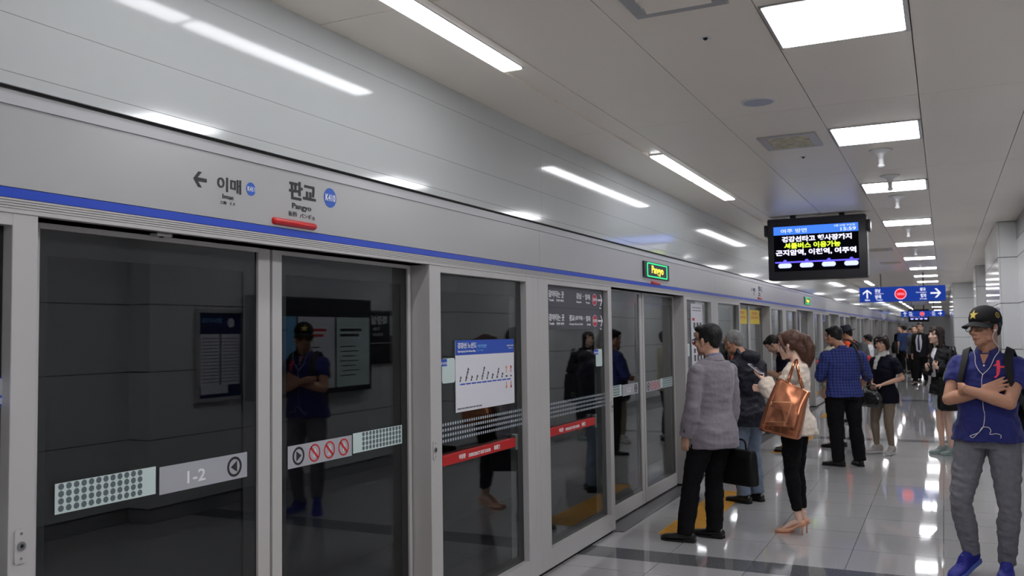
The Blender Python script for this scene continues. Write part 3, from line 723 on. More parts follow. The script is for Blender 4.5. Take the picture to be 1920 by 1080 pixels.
def way_sign(y, label, z0, z1, det):
    o = thing('direction_sign', label, 'hanging sign', (1.55, y, 0), 'blue hanging direction signs')
    H = z1 - z0; MB().bbox((-.98, 0, z0), (.98, .12, z1), .01).build('box', 'screen_case', o)
    s = MB(); rect(s, (0, -.001, 0), X, Z, -.98, .98, z0, z1, .002); s.build('face', 'sign_blue', o)
    p = (0, -.004, 0); t = MB(); c = (z0 + z1) / 2; k = H / .37
    arrow(t, p, X, Z, -.80, c + .02 * k, .22 * k, .2 * k, pi / 2, .17); text(t, '20m', p, X, Z, -.86, -.74, c - .15 * k, c - .11 * k, .02)
    text(t, '강남', p, X, Z, -.62, -.49, c + .05 * k, c + .14 * k, .03); text(t, 'Gangnam', p, X, Z, -.62, -.42, c + .005 * k, c + .035 * k, .01); text(t, '양재', p, X, Z, -.62, -.48, c - .1 * k, c - .01 * k, .03); text(t, 'Yangjae', p, X, Z, -.60, -.44, c - .155 * k, c - .115 * k, .01)
    text(t, '광교', p, X, Z, .41, .54, c + .06 * k, c + .14 * k, .03); text(t, 'Gwanggyo', p, X, Z, .32, .56, c + .01 * k, c + .04 * k, .01); text(t, '정자', p, X, Z, .42, .55, c - .1 * k, c - .01 * k, .03); text(t, 'Jeongja', p, X, Z, .40, .56, c - .15 * k, c - .115 * k, .01)
    arrow(t, p, X, Z, .76, c, .23 * k, .22 * k, 0, .17); t.build('lettering', 'sign_white', o)
    MB().disc((-.03, -.004, c), X, Z, .135 * k, .001, 32).build('badge_rim', 'sign_pink', o); b = MB().disc((-.03, -.006, c), X, Z, .115 * k, .001, 32).build('badge', 'sign_red', o)
    t = MB(); text(t, '신분당선', (-.03, -.0085, c), X, Z, -.085 * k, .085 * k, -.03 * k, .03 * k, .025); t.build('badge_lettering', 'sign_pink', b)
    for x in (-.48, .49): MB().tube([(x, .06, z1 - .01), (x, .06, 3.0)], .012).build('rod', 'screen_case', o)
way_sign(24.0, 'blue hanging direction sign with white arrows and red round badge', 2.29, 2.665, 1)
way_sign(48.0, 'smaller blue hanging direction sign farther down the platform', 2.19, 2.47, 0)

# ================================================================== BOARDS ON THE NEAR PILLAR (seen mirrored in the glass)
RY = -Y
def timetable():
    o = thing('timetable_board', 'framed timetable board with blue heading, mirrored in the nearest door', 'notice board', (3.59, 6.46, 0))
    f = MB(); frame_box(f, -.03, .0, -.315, .315, 1.02, 1.90, .035, .035, .035, .035); f.build('frame', 'alu', o)
    s = MB(); s.box((-.012, -.28, 1.05), (-.004, .28, 1.87)); s.build('sheet', 'timetable_blue', o)
    p = (-.0125, 0, 0); t = MB(); rect(t, p, RY, Z, -.26, -.012, 1.17, 1.66, .001); rect(t, p, RY, Z, .012, .26, 1.17, 1.66, .001); rect(t, p, RY, Z, -.1, .25, 1.09, 1.17, .001); t.build('table', 'poster_white', o)
    t = MB()
    for i in range(14):
        for a in (-.24, .025): rect(t, (-.0137, 0, 0), RY, Z, a, a + .215, 1.2 + i * .032, 1.206 + i * .032, .0004)
    t.build('rows', 'ink_soft', o)
    t = MB().disc((-.0127, .14, 1.77), RY, Z, .045, .001, 24); t.build('emblem', 'white_ink', o)
    t = MB(); text(t, '열차시각표', p, RY, Z, -.02, .24, 1.765, 1.815, .02); t.build('title', 'light_blue_ink', o)
timetable()
def ad_board():
    o = thing('advert_board', 'wide dark framed board of three notices, mirrored behind the capped man', 'notice board', (3.58, 8.0, 0))
    MB().bbox((-.10, -1.22, .99), (0, .83, 2.05), .006).build('cabinet', 'board_dark', o)
    for i, m in enumerate(('light_blue_ink', 'poster_white', 'sticker_mint')):
        s = MB().box((-.104, -1.18 + i * .665, 1.05), (-.1005, -.55 + i * .665, 1.84))
        sh = s.build('notice', m, o); l = MB(); y0 = -1.12 + i * .665
        for j in range(2): l.box((-.1048, y0, 1.68 - j * .06), (-.104, y0 + .42 - j * .06, 1.71 - j * .06))
        (l.build('headline', ('poster_blue', 'red_ink', 'ink_soft')[i], sh))
        l = MB()
        for j in range(7): l.box((-.1048, y0 + .02 * (j % 3), 1.5 - j * .055), (-.104, y0 + .30 + .06 * (j % 2), 1.512 - j * .055))
        l.build('print', 'ink_soft', sh)
ad_board()
def toilet_sign():
    o = thing('toilet_sign', 'dark wall sign with white lettering, mirrored at the nearest right door', 'sign', (3.59, 9.15, 0))
    MB().bbox((-.03, -.30, 1.28), (0, .45, 1.92), .004).build('board', 'board_dark', o)
    t = MB(); p = (-.0305, 0, 0); text(t, '화장실', p, RY, Z, -.14, .20, 1.76, 1.87, .03); text(t, 'Toilet', p, RY, Z, .02, .17, 1.69, 1.73, .01); text(t, '卫生间', p, RY, Z, -.05, .16, 1.62, 1.66, .01); rect(t, p, RY, Z, -.30, .28, 1.53, 1.537, .001); t.build('lettering', 'white_ink', o)
    s = MB().poly(rrect(-.30, -.19, 1.62, 1.87, .02), p, RY, Z, .002); s.build('pictogram_plate', 'sticker_mint', o)
toilet_sign()
# ================================================================== PEOPLE
mat('skin', (212, 166, 142), .5, 0, .4, var=.06, vscale=14, bump=.05, bscale=400)
mat('skin_pale', (232, 194, 174), .5, 0, .4, var=.04, vscale=14)
mat('skin_tan', (190, 140, 114), .48, 0, .45, var=.07, vscale=14, bump=.06, bscale=400)
mat('lip', (160, 92, 82), .45); mat('lip_pink', (190, 96, 96), .4)
mat('eye_white', (226, 222, 218), .3); mat('iris', (28, 20, 16), .2); mat('lid', (120, 82, 64), .6)
def hair(name, c):
    mat(name, c, .55, 0, .4, bump=.5, bscale=90, stretch=(1, 1, .12), var=.35, vscale=40)
hair('hair_black', (20, 19, 20)); hair('hair_brown', (78, 50, 38)); hair('hair_dark_brown', (44, 32, 29)); hair('hair_grey', (128, 126, 124))
mat('brow', (26, 22, 20), .7)
mat('suit_grey', (136, 128, 138), .85, bump=.35, bscale=320, var=.1, vscale=60, sheen=.2)
mat('lining_blue', (118, 122, 158), .8, bump=.2, bscale=300)
mat('black_cloth', (13, 13, 16), .9, spec=.25, bump=.3, bscale=300)
mat('navy_shell', (17, 18, 32), .6, spec=.35, bump=.25, bscale=120)
mat('denim', (110, 123, 142), .85, bump=.3, bscale=300, var=.22, vscale=9)
mat('cream_blouse', (228, 212, 196), .8, bump=.2, bscale=260, sheen=.2)
mat('polo_blue', (29, 35, 110), .8, bump=.4, bscale=420, sheen=.15)
mat('grey_chino', (116, 115, 122), .85, bump=.35, bscale=420, var=.1, vscale=30)
mat('shoe_black', (14, 14, 15), .3, coat=.3); mat('shoe_blue', (30, 34, 140), .6, bump=.4, bscale=200); mat('sole_blue', (88, 112, 190), .5)
mat('sole_dark', (20, 20, 21), .6); mat('sole_white', (222, 222, 220), .5); mat('nude_leather', (218, 164, 134), .35)
mat('copper', (200, 130, 98), .14, .97, .5, bump=.05, bscale=12); mat('copper_edge', (236, 170, 124), .25, .9)
mat('bag_black', (13, 13, 15), .55, spec=.3, bump=.3, bscale=160); mat('strap_black', (18, 18, 20), .75, bump=.4, bscale=300)
mat('leather_gloss', (26, 27, 29), .25, coat=.4, bump=.35, bscale=70)
mat('navy_top', (17, 19, 34), .9, spec=.25, bump=.3, bscale=300); mat('khaki', (136, 120, 104), .85, bump=.3, bscale=300)
mat('scarf_white', (226, 228, 222), .8, bump=.2, bscale=200); mat('sneaker_grey', (186, 182, 178), .6, bump=.3, bscale=150); mat('sneaker_mint', (150, 166, 164), .6, bump=.3, bscale=150); mat('pink', (230, 84, 130), .5)
mat('jacket_black', (14, 15, 20), .7, spec=.3, bump=.25, bscale=200); mat('dress_pale', (192, 200, 212), .8, bump=.2, bscale=200)
mat('white_shirt', (224, 224, 230), .8, bump=.15, bscale=260); mat('tie_navy', (34, 42, 82), .5)
mat('tee_blue', (44, 66, 112), .85, bump=.3, bscale=260); mat('beige_cloth', (158, 152, 134), .85, bump=.3, bscale=260)
mat('orange_cloth', (232, 84, 34), .8); mat('vest_dark', (34, 40, 46), .8, bump=.3, bscale=200); mat('pack_red', (176, 38, 40), .7, bump=.3, bscale=160); mat('pack_grey', (72, 74, 78), .7, bump=.3, bscale=160)
mat('hat_navy', (28, 32, 46), .8, bump=.3, bscale=260); mat('cap_black', (17, 17, 19), .8, bump=.3, bscale=400); mat('gold', (222, 196, 96), .5)
mat('neon_pink', (255, 70, 98), .6); mat('neon_yellow', (226, 232, 72), .6)
mat('glasses_frame', (22, 22, 24), .3); mat('glasses_white', (232, 232, 234), .35); mat('phone_white', (222, 214, 222), .3); mat('phone_dark', (24, 26, 34), .15)
mat('cable_white', (226, 222, 218), .4); mat('button_pearl', (216, 216, 224), .25); mat('grey_suit', (70, 72, 80), .85)
def plaid():
    m = mat('plaid_blue', (40, 54, 122), .85, bump=.3, bscale=320); nt = m.node_tree; n = nt.nodes; b = n['Principled BSDF']
    tc = n.new('ShaderNodeTexCoord'); sp = n.new('ShaderNodeSeparateXYZ'); mp = n.new('ShaderNodeMapping'); mp.inputs['Rotation'].default_value = (0, 0, rad(-30))
    nt.links.new(tc.outputs['Object'], mp.inputs[0]); nt.links.new(mp.outputs[0], sp.inputs[0])
    def st(v, per, wd): return math_node(nt, 'LESS_THAN', math_node(nt, 'FRACT', math_node(nt, 'DIVIDE', math_node(nt, 'ADD', v, 10), per)), wd)
    s = math_node(nt, 'MULTIPLY_ADD', st(sp.outputs[0], .034, .42), .5, math_node(nt, 'MULTIPLY', st(sp.outputs[2], .034, .42), .5))
    r = n.new('ShaderNodeValToRGB'); r.color_ramp.elements[0].color = (*srgb((54, 68, 142)), 1); r.color_ramp.elements[1].color = (*srgb((24, 31, 72)), 1)
    nt.links.new(s, r.inputs[0]); nt.links.new(r.outputs[0], b.inputs['Base Color'])
plaid()

def rotm(yaw=0, pitch=0, roll=0):
    """head rotation: yaw to the person's left (+), pitch down (+), roll"""
    cy, sy = cos(rad(yaw)), sin(rad(yaw)); cp, sp = cos(rad(-pitch)), sin(rad(-pitch)); cr, sr = cos(rad(roll)), sin(rad(roll))
    return np.array([[cy, -sy, 0], [sy, cy, 0], [0, 0, 1]]) @ np.array([[1, 0, 0], [0, cp, -sp], [0, sp, cp]]) @ np.array([[cr, 0, sr], [0, 1, 0], [-sr, 0, cr]])
MALE = [(.70, .150, .095, -.01), (.78, .163, .112, -.008), (.86, .170, .120, -.012), (.95, .160, .110, 0), (1.03, .150, .104, .006), (1.12, .155, .108, .006), (1.22, .170, .115, .010), (1.30, .178, .110, .004), (1.37, .160, .088, -.008), (1.41, .115, .07, -.012), (1.445, .064, .058, -.012)]
FEM = [(.70, .150, .095, -.012), (.78, .165, .112, -.012), (.86, .168, .116, -.016), (.95, .150, .102, -.004), (1.03, .128, .090, .004), (1.12, .134, .094, .008), (1.22, .148, .112, .016), (1.30, .150, .100, .006), (1.37, .135, .078, -.008), (1.41, .098, .062, -.012), (1.445, .055, .052, -.012)]
class Person:
    def __init__(s, label, loc, yaw, H=1.70, sex='m', head=(0, 0, 0), skin='skin', fine=.0065, J=None, width=1., group=None, headscale=1., grip=(None, None)):
        s.k = H / 1.70; s.yaw = yaw; s.sex = sex; s.fine = fine; s.skin = skin; s.w = width
        s.root = thing('person', label, 'person', (loc[0], loc[1], 0), group)
        k = s.k; a = 1 if sex == 'm' else .88
        s.Rz = rotm(yaw)
        D = dict(pel=(0, 0, .92), chest=(0, 0, 1.22), neck=(0, -.012, 1.435), headc=(0, .022, 1.578))
        for sd, sg in (('l', -1), ('r', 1)):
            D.update({'sh_' + sd: (sg * .178 * a, -.012, 1.350), 'el_' + sd: (sg * .225 * a, -.03, 1.09), 'wr_' + sd: (sg * .235 * a, .03, .845),
                      'hip_' + sd: (sg * .088, 0, .88), 'kn_' + sd: (sg * .095, .015, .49), 'an_' + sd: (sg * .095, -.03, .09), 'toe_' + sd: (sg * .035, 1, 0)})
        D = {q: np.array(v) * (k if not q.startswith('toe') else 1) for q, v in D.items()}
        for q, v in (J or {}).items(): D[q] = np.array(v, float)
        s.J = {q: s.Rz @ v for q, v in D.items()}
        s.fwd = s.Rz @ Y; s.right = s.Rz @ X
        s.Rh = s.Rz @ rotm(*head); s.hs = k * headscale * (1.0 if sex == 'm' else .97)
        s.tab = MALE if sex == 'm' else FEM
        s.grip = grip; s.pump = 0
    def h(s, p): return s.J['headc'] + s.Rh @ (np.array(p, float) * s.hs)
    def spine(s, z):
        J, k = s.J, s.k
        if z <= .92: return J['pel'] + Z * (z - .92) * k
        if z <= 1.22: t = (z - .92) / .3; return J['pel'] * (1 - t) + J['chest'] * t
        t = (z - 1.22) / .215; return J['chest'] * (1 - t) + J['neck'] * t
    def torso(s, mb, z0, z1, m, flare=0., grow=0., n=28, power=2.2, depth=0.):
        T = s.tab; zs = sorted({z0, z1, *[q[0] for q in T if z0 < q[0] < z1]}); secs = []
        hip = unit(s.J['hip_r'] - s.J['hip_l']); sh = unit(s.J['sh_r'] - s.J['sh_l'])
        for z in zs:
            v = [np.interp(z, [q[0] for q in T], [q[i] for q in T]) for i in (1, 2, 3)]
            f = flare * max(0, (1.0 - z) / max(.05, 1.0 - z0)) if z < 1.0 else 0
            t = np.clip((z - .92) / .4, 0, 1); side = unit(hip * (1 - t) + sh * t)
            secs.append((s.spine(z) + s.fwd * v[2] * s.k, (v[0] * s.w + m + f) * s.k, (v[1] * (1 + depth) + m + f) * s.k, np.cross(Z, side)))
        return mb.loft(secs, n=n, power=power)
    def limb(s, mb, a, b, c, ra, rb, m=0., stop=1.0, start=0.0, e=1.0):
        """two segment limb a-b-c with radius lists; stop: how far along (0..2)"""
        A, B, Cc = [np.array(q) for q in (a, b, c)]; k = s.k
        def seg(P, Q, R, t1):
            ts = np.linspace(0, 1, len(R)); tt = [t for t in ts if t < t1 - 1e-3] + [t1]
            mb.loft([(P + (Q - P) * t, (np.interp(t, ts, R) + m) * k, (np.interp(t, ts, R) + m) * k * e) for t in tt], hint=s.fwd + np.array((.01, .02, .13)), n=18)
        seg(A, B, ra, min(1, stop)); mb.ell(A, [(ra[0] + m) * k] * 3, seg=16, rings=10)
        if stop > 1:
            mb.ell(B, [(rb[0] + m) * k] * 3, seg=16, rings=10); seg(B, Cc, rb, stop - 1)
    ARM_U = [.051, .050, .046, .041]; ARM_F = [.041, .043, .036, .027]
    LEG_U = [.088, .083, .07, .056]; LEG_F = [.055, .058, .046, .036]
    def scale_arm(s): return 1.0 if s.sex == 'm' else .84
    def hand(s, mb, W, d, n, t, curl=22, spread=1., thumb=.5, tuck=False):
        d, n = unit(d), unit(n); n = unit(n - d * np.dot(n, d)); t0 = unit(np.cross(d, n)); t = t0 if np.dot(t0, t) > 0 else -t0
        k = s.k * (1. if s.sex == 'm' else .9); W = np.array(W)
        mb.loft([(W - d * .02 * k, .026 * k, .019 * k), (W + d * .02 * k, .031 * k, .017 * k), (W + d * .055 * k, .041 * k, .015 * k), (W + d * .088 * k, .040 * k, .013 * k)], hint=n, n=14, round1=.008 * k, power=2.4)
        for i, (o, L) in enumerate(zip((.030, .0105, -.0095, -.029), (.066, .076, .070, .054))):
            P = W + (d * .088 + t * o) * k; a = rad(curl * (.55 + .06 * i)); pts = [P - d * .012 * k]; dd = unit(d + t * o * 2.2 * spread)
            for j, fr in enumerate((.44, .32, .24)):
                pts.append(P); v = dd * cos(a) + n * sin(a); P = P + v * L * fr * k; a += rad(curl * (1.05 - .1 * j))
            pts.append(P)
            mb.loft([(q, r * k, r * k) for q, r in zip(pts, (.0092, .0092, .0086, .0078, .0066))], hint=n + t * .1, n=10, round1=.006 * k)
        P = W + (d * .022 + t * .024) * k; v = unit(d * .62 + t * .72 + n * (.35 + thumb * .3)) if not tuck else unit(d + t * .12 + n * .3); Q = P + v * .04 * k; v2 = unit(d * .85 + t * (.25 if not tuck else .0) + n * (.25 + thumb * .5)); R_ = Q + v2 * .032 * k
        mb.loft([(P, .015 * k, .013 * k), (Q, .0105 * k, .0105 * k), (R_, .0082 * k, .008 * k)], hint=n + d * .05, n=10, round1=.006 * k)
    def head(s, mb):
        h, k = s.h, s.hs
        def el(c, r, R=None): mb.ell(h(c), np.array(r) * k, s.Rh if R is None else s.Rh @ R, 22, 14)
        f = 1. if s.sex == 'm' else .94
        el((0, -.018, .032), (.074, .094, .086)); el((0, .022, -.022), (.062 * f, .068, .080)); el((0, .030, -.070), (.046 * f, .052, .040))
        el((0, .071, -.096), (.021, .018, .017)); el((0, .052, .050), (.058, .036, .044))
        for sg in (-1, 1):
            el((sg * .027, .077, .020), (.024, .011, .0085)); el((sg * .042, .056, -.026), (.022, .024, .022)); el((sg * .048, .018, -.066), (.016, .034, .024))
            el((sg * .0115, .090, -.036), (.0095, .011, .0085))
            el((sg * .074, -.004, -.012), (.008, .018, .030), rotm(sg * -22, 10, 0)); el((sg * .079, -.012, -.002), (.006, .014, .022), rotm(sg * -25, 10, 0)); el((sg * .074, .002, -.036), (.007, .009, .011))
        mb.loft([(h((0, .082, .016)), .0085 * k, .010 * k), (h((0, .094, -.012)), .0095 * k, .012 * k), (h((0, .103, -.031)), .0125 * k, .012 * k)], hint=s.Rh @ Y, n=12, round0=.006 * k, round1=.008 * k)
        el((0, .080, -.056), (.024, .012, .011)); el((0, .087, -.0615), (.020, .0075, .0045)); el((0, .085, -.0715), (.017, .0075, .0050)); el((0, .074, -.082), (.022, .012, .008))
        n0 = s.J['neck']
        r = .057 if s.sex == 'm' else .047
        mb.loft([(n0 - Z * .06 * s.k - s.fwd * .004, r * 1.25 * k, r * 1.2 * k), (n0 - Z * .0 * s.k, r * 1.02 * k, r * 1.02 * k), (h((0, -.022, -.075)), r * .96 * k, r * .98 * k), (h((0, -.022, -.02)), r * .95 * k, r * k)], hint=s.fwd, n=20)
    def body(s, sock=None):
        mb = MB(); J, k = s.J, s.k
        s.head(mb)
        s.torso(mb, .80, 1.445, -.012)
        a = s.scale_arm()
        for sd in 'lr':
            s.limb(mb, J['sh_' + sd] + (0, 0, -.01), J['el_' + sd], J['wr_' + sd], [r * a - .004 for r in s.ARM_U], [r * a - .001 for r in s.ARM_F], stop=2)
            d, n, t, kw = s.hands[sd]; s.hand(mb, J['wr_' + sd], d, n, t, **kw)
            s.limb(mb, J['hip_' + sd], J['kn_' + sd], J['an_' + sd], [r * (1 if s.sex == 'm' else .95) - .006 for r in s.LEG_U], [r * (1 if s.sex == 'm' else .92) - .004 for r in s.LEG_F], stop=2)
            A = J['an_' + sd]; td = unit(s.Rz @ np.array(s.toe[sd])); 
            if s.pump: mb.loft([(A, .031, .031), (A - td * .012 - Z * .055, .026, .028), (A + td * .045 - Z * .078, .026, .024), (A + td * .115 - Z * .128, .026, .013)], hint=td + Z * .3, n=14, round1=.01)
            else: mb.loft([(A, .034 * k, .034 * k), (A - Z * .05 * k, .026 * k, .030 * k)], hint=td, n=14, round1=.01)
        s.bo = mb.build('body', s.skin, s.root, voxel=s.fine, relax=2)
        s.bvh = BVHTree.FromPolygons([v.co[:] for v in s.bo.data.vertices], [p.vertices[:] for p in s.bo.data.polygons])
    def onhead(s, x, z, off=0.):
        o = s.h((x, .25, z)); d = s.Rh @ -Y
        q = s.bvh.ray_cast(Vector(o), Vector(d), .4)
        return (np.array(q[0]) if q[0] is not None else s.h((x, .08, z))) - d * off
    def face(s, lip='lip', brow='brow', openess=.6, lv=1):
        k = s.hs
        for sg in (-1, 1):
            c = s.onhead(sg * .031, .001, -.0068 * k); mb = MB().ell(c, np.array((.0135, .010, .0052 + .004 * openess)) * k, s.Rh, 14, 10); e = mb.build('eye', 'eye_white', s.root, True)
            MB().ell(c + s.Rh @ np.array((0, .0068, .0004)) * k, np.array((.0056, .0042, .0056)) * k, s.Rh, 12, 8).build('iris', 'iris', e, True)
            pts = [s.onhead(sg * (.031 + u * .0145), .0085 * openess + .0035 - abs(u) ** 2 * .004, .0006) for u in (-1, -.5, 0, .5, 1)]
            MB().loft([(p, .0018 * k, .0016 * k) for p in pts], hint=s.Rh @ Y, n=8).build('eyelid', 'lid', s.root, True)
            pts = [s.onhead(sg * (.033 + u * .018), .0235 - abs(u - .2) ** 2 * .005, .0008) for u in (-1, -.4, .2, .7, 1.15)]
            MB().loft([(p, r * k, .0018 * k) for p, r in zip(pts, (.0022, .0034, .0034, .0026, .001))], hint=s.Rh @ Y, n=8).build('eyebrow', brow, s.root, True)
        mb = MB()
        for z0, r in ((-.0622, .0032), (-.0695, .0038)):
            pts = [s.onhead(u * .022, z0 + (abs(u) ** 2) * (-.002 if z0 > -.066 else .002), -.0006) for u in (-1, -.5, 0, .5, 1)]
            mb.loft([(p, q * r * k, .0022 * k) for p, q in zip(pts, (.35, .9, 1, .9, .35))], hint=s.Rh @ Y, n=8)
        mb.build('lips', lip, s.root, True)
    def glasses(s, frame='glasses_frame', half=False):
        k = s.hs; g = MB(); lens = MB(); yy = .094
        cs = [s.h((sg * .033, yy, -.002)) for sg in (-1, 1)]; ex, ez = s.Rh @ X, s.Rh @ Z
        for sg, c in zip((-1, 1), cs):
            out = rrect(-.027 * k, .027 * k, -.018 * k, .018 * k, .010 * k)
            pts = [c + ex * p + ez * q for p, q in out]; g.loft([(p, .0018 * k, .0018 * k) for p in pts + pts[:1]], hint=s.Rh @ Y, n=6)
            lens.poly(out, c, ex, ez, .001)
            g.tube([s.h((sg * .060, yy - .002, .010)), s.h((sg * .077, .07, .012)), s.h((sg * .083, .0, .008)), s.h((sg * .080, -.02, -.004))], .0022 * k, 6)
        g.tube([s.h((-.006, yy, .004)), s.h((0, yy + .004, .006)), s.h((.006, yy, .004))], .0018 * k, 6)
        o = g.build('glasses', frame, s.root, True); lens.build('lenses', 'lens', o)
    # ---------------- clothing
    def top(s, name, m_, hem=.80, top=1.435, m=.014, sleeve=1.93, sm=.012, flare=.01, wr=None, voxel=None, extra=None, cuff=0., depth=0., e=1.):
        mb = MB(); J = s.J; s.torso(mb, hem, top, m, flare, depth=depth); a = s.scale_arm()
        for sd in 'lr':
            S = J['sh_' + sd]
            mb.ell(S + (0, 0, -.008), [(.052 * a + sm * .8) * s.k] * 3, seg=16, rings=10)
            inn = s.spine(1.36); mb.loft([(inn + Z * .01, .058 * s.k, .052 * s.k), (S, (.049 * a + sm * .8) * s.k, (.05 * a + sm * .8) * s.k)], hint=s.fwd, n=16)
            sl = sleeve if not isinstance(sleeve, dict) else sleeve[sd]
            s.limb(mb, S, J['el_' + sd], J['wr_' + sd], [r * a + sm for r in s.ARM_U], [r * a + sm * (1 + .3 * i) + cuff * i / 3 for i, r in enumerate(s.ARM_F)], stop=sl, e=e)
        if extra: extra(mb)
        return mb.build(name, m_, s.root, voxel=voxel or max(.008, s.fine), relax=3, wrinkle=wr or ((.016, .10, (1, 1, 0.44)), (.008, .03, None)))
    def trousers(s, name, m_, m=.016, top=1.0, stop=1.96, cuff=.010, voxel=None, crotch=.80, wr=None):
        mb = MB(); J = s.J; s.torso(mb, crotch, top, m * .8)
        for sd in 'lr':
            f = 1 if s.sex == 'm' else .95
            s.limb(mb, J['hip_' + sd] - Z * .02, J['kn_' + sd], J['an_' + sd], [r * f + m for r in s.LEG_U], [r * f + m * .8 + cuff * i / 3 for i, r in enumerate(s.LEG_F)], stop=stop)
        return mb.build(name, m_, s.root, voxel=voxel or max(.008, s.fine), relax=3, wrinkle=wr or ((.013, .10, (0.88, 0.88, 0.52)), (.007, .03, None)))
    def shoes(s, m_, sole='sole_dark', kind='oxford', L=.275, w=1.0, accent=None, pitch=None, name='shoe'):
        out = []
        for sd in 'lr':
            A = s.J['an_' + sd]; td = unit(s.Rz @ np.array(s.toe[sd])); k = s.k; sidev = unit(np.cross(td, Z)); g = (.004 if (pitch or {}).get(sd) else A[2] - .09 * k) if not (pitch or {}).get(sd) else .004
            pt = rad((pitch or {}).get(sd, 0)); B0 = np.array((A[0], A[1], 0)) - td * .075 * k + Z * g
            piv = B0 + td * L * .72
            def tr(p):
                q = p - piv; x, z = np.dot(q, td), q[2]; y = np.dot(q, sidev)
                return piv + td * (x * cos(pt) + z * sin(pt)) + sidev * y + Z * (-x * sin(pt) + z * cos(pt))
            hi = {'oxford': .068, 'sneaker': .100}[kind]
            U = [(0, .024, .050), (.06, .031, hi), (.18, .034, hi + .012), (.30, .035, hi + .006), (.42, .038, hi - .006), (.56, .044, .052), (.70, .049, .044), (.84, .045, .040), (.94, .033, .032), (1.0, .012, .018)]
            mb = MB(); secs = []
            for u, hw, ht in U: secs.append((tr(B0 + td * u * L + Z * (.012 + ht / 2 - .004)), hw * w * k, ht / 2 * k))
            mb.loft(secs, hint=Z, n=20, power=2.6, round0=.006, round1=.006)
            sh = mb.build(name, m_, s.root, voxel=.007 if s.fine < .008 else .01, relax=2)
            ms = MB(); n_ = 22; outl = []
            for u, hw, ht in U: outl.append((u, hw * w * k + .004))
            pl = [(u * L, q) for u, q in outl] + [(u * L, -q) for u, q in outl[::-1]]
            th = .014 if kind == 'oxford' else .024
            vs = [tr(B0 + td * x + sidev * y + Z * z) for z in (0., th) for x, y in pl]; N = len(pl)
            ms.add(vs, [tuple(range(N)), tuple(range(N, 2 * N))[::-1]] + [(i, (i + 1) % N, N + (i + 1) % N, N + i) for i in range(N)])
            if kind == 'oxford':
                vs = [tr(B0 + td * x + sidev * y + Z * z) for z in (-.0, .026) for x, y in [(u * L, q) for u, q in outl[:4]] + [(u * L, -q) for u, q in outl[:4][::-1]]]; N = 8
                ms.add(vs, [tuple(range(N)), tuple(range(N, 2 * N))[::-1]] + [(i, (i + 1) % N, N + (i + 1) % N, N + i) for i in range(N)])
            ms.build('sole', sole, sh)
            if kind == 'sneaker':
                lb = MB()
                for i in range(4):
                    x = .42 + i * .07; zt = .012 + np.interp(x, [.30, .42, .56, .70], [hi + .006, hi - .006, .052, .044]) - .002
                    lb.tube([tr(B0 + td * x * L + sidev * .024 + Z * (zt - .010)), tr(B0 + td * (x + .02) * L + Z * (zt + .003)), tr(B0 + td * x * L - sidev * .024 + Z * (zt - .010))], .0028, 6)
                lb.build('laces', accent or sole, sh)
            out.append(sh)
        return out
    def pumps(s, m_, L=.235):
        for sd in 'lr':
            A = s.J['an_' + sd]; td = unit(s.Rz @ np.array(s.toe[sd])); sv = unit(np.cross(td, Z)); B0 = np.array((A[0], A[1], 0)) - td * .055
            mb = MB(); hh = .085
            for P in (0,):
                secs = []
                for u, hw, zb, zt in ((0, .020, hh - .012, hh + .034), (.08, .027, hh - .016, hh + .030), (.25, .029, hh - .030, hh - .004), (.42, .028, .030, .058), (.58, .033, .010, .050), (.74, .038, .006, .040), (.88, .033, .006, .036), (1.0, .010, .010, .024)):
                    secs.append((B0 + td * u * L + Z * (zb + zt) / 2, hw, (zt - zb) / 2))
                mb.loft(secs, hint=Z, n=18, power=2.4, round0=.004, round1=.006)
            sh = mb.build('shoe', m_, s.root, voxel=.006, relax=2)
            MB().loft([(B0 + td * .020 + Z * (hh - .005), .016, .018), (B0 + td * .022 + Z * .05, .0075, .008), (B0 + td * .024, .0055, .006)], hint=td, n=12).build('heel', m_, sh, True)
            ms = MB(); vs = []
            for z in (0, .008):
                for u, hw in ((.5, .024), (.62, .035), (.75, .038), (.9, .030), (1.0, .010)): vs.append(B0 + td * u * L + sv * hw + Z * z)
                for u, hw in ((1.0, .010), (.9, .030), (.75, .038), (.62, .035), (.5, .024)): vs.append(B0 + td * u * L - sv * hw + Z * z)
            N = 10; ms.add(vs, [tuple(range(N)), tuple(range(N, 2 * N))[::-1]] + [(i, (i + 1) % N, N + (i + 1) % N, N + i) for i in range(N)]).build('sole', m_, sh)
    def hairdo(s, kind, m_, fine=None):
        mb = MB(); h, k = s.h, s.hs
        def el(c, r, R=None): mb.ell(h(c), np.array(r) * k, s.Rh if R is None else s.Rh @ R, 24, 16)
        def lock(pts, rs, flat=1.): mb.loft([(h(p), r * k, r * flat * k) for p, r in zip(pts, rs)], hint=s.Rh @ Y, n=12, round0=.01, round1=.012)
        if kind in ('short', 'crop', 'thin'):
            t = {'short': .0, 'crop': -.004, 'thin': -.005}[kind]
            el((0, -.030, .046), (.080 + t, .096 + t, .084 + t)); el((0, -.068, -.005), (.062 + t, .044, .062)); el((0, -.085, .03), (.06, .035, .06))
            for sg in (-1, 1): el((sg * .066, -.022, .018), (.013, .038, .038)); el((sg * .068, .016, .014), (.008, .010, .030))
            if kind == 'short': el((.012, .038, .098), (.058, .048, .026)); el((-.03, .03, .09), (.045, .045, .026))
        elif kind == 'mop':
            el((0, -.022, .046), (.086, .100, .086)); el((0, -.066, -.005), (.066, .05, .07)); el((0, .055, .075), (.062, .042, .036))
            for sg in (-1, 1): el((sg * .07, -.018, .012), (.016, .045, .05))
        elif kind == 'ponytail':
            el((0, -.026, .044), (.084, .100, .086)); el((0, -.075, -.015), (.062, .05, .075))
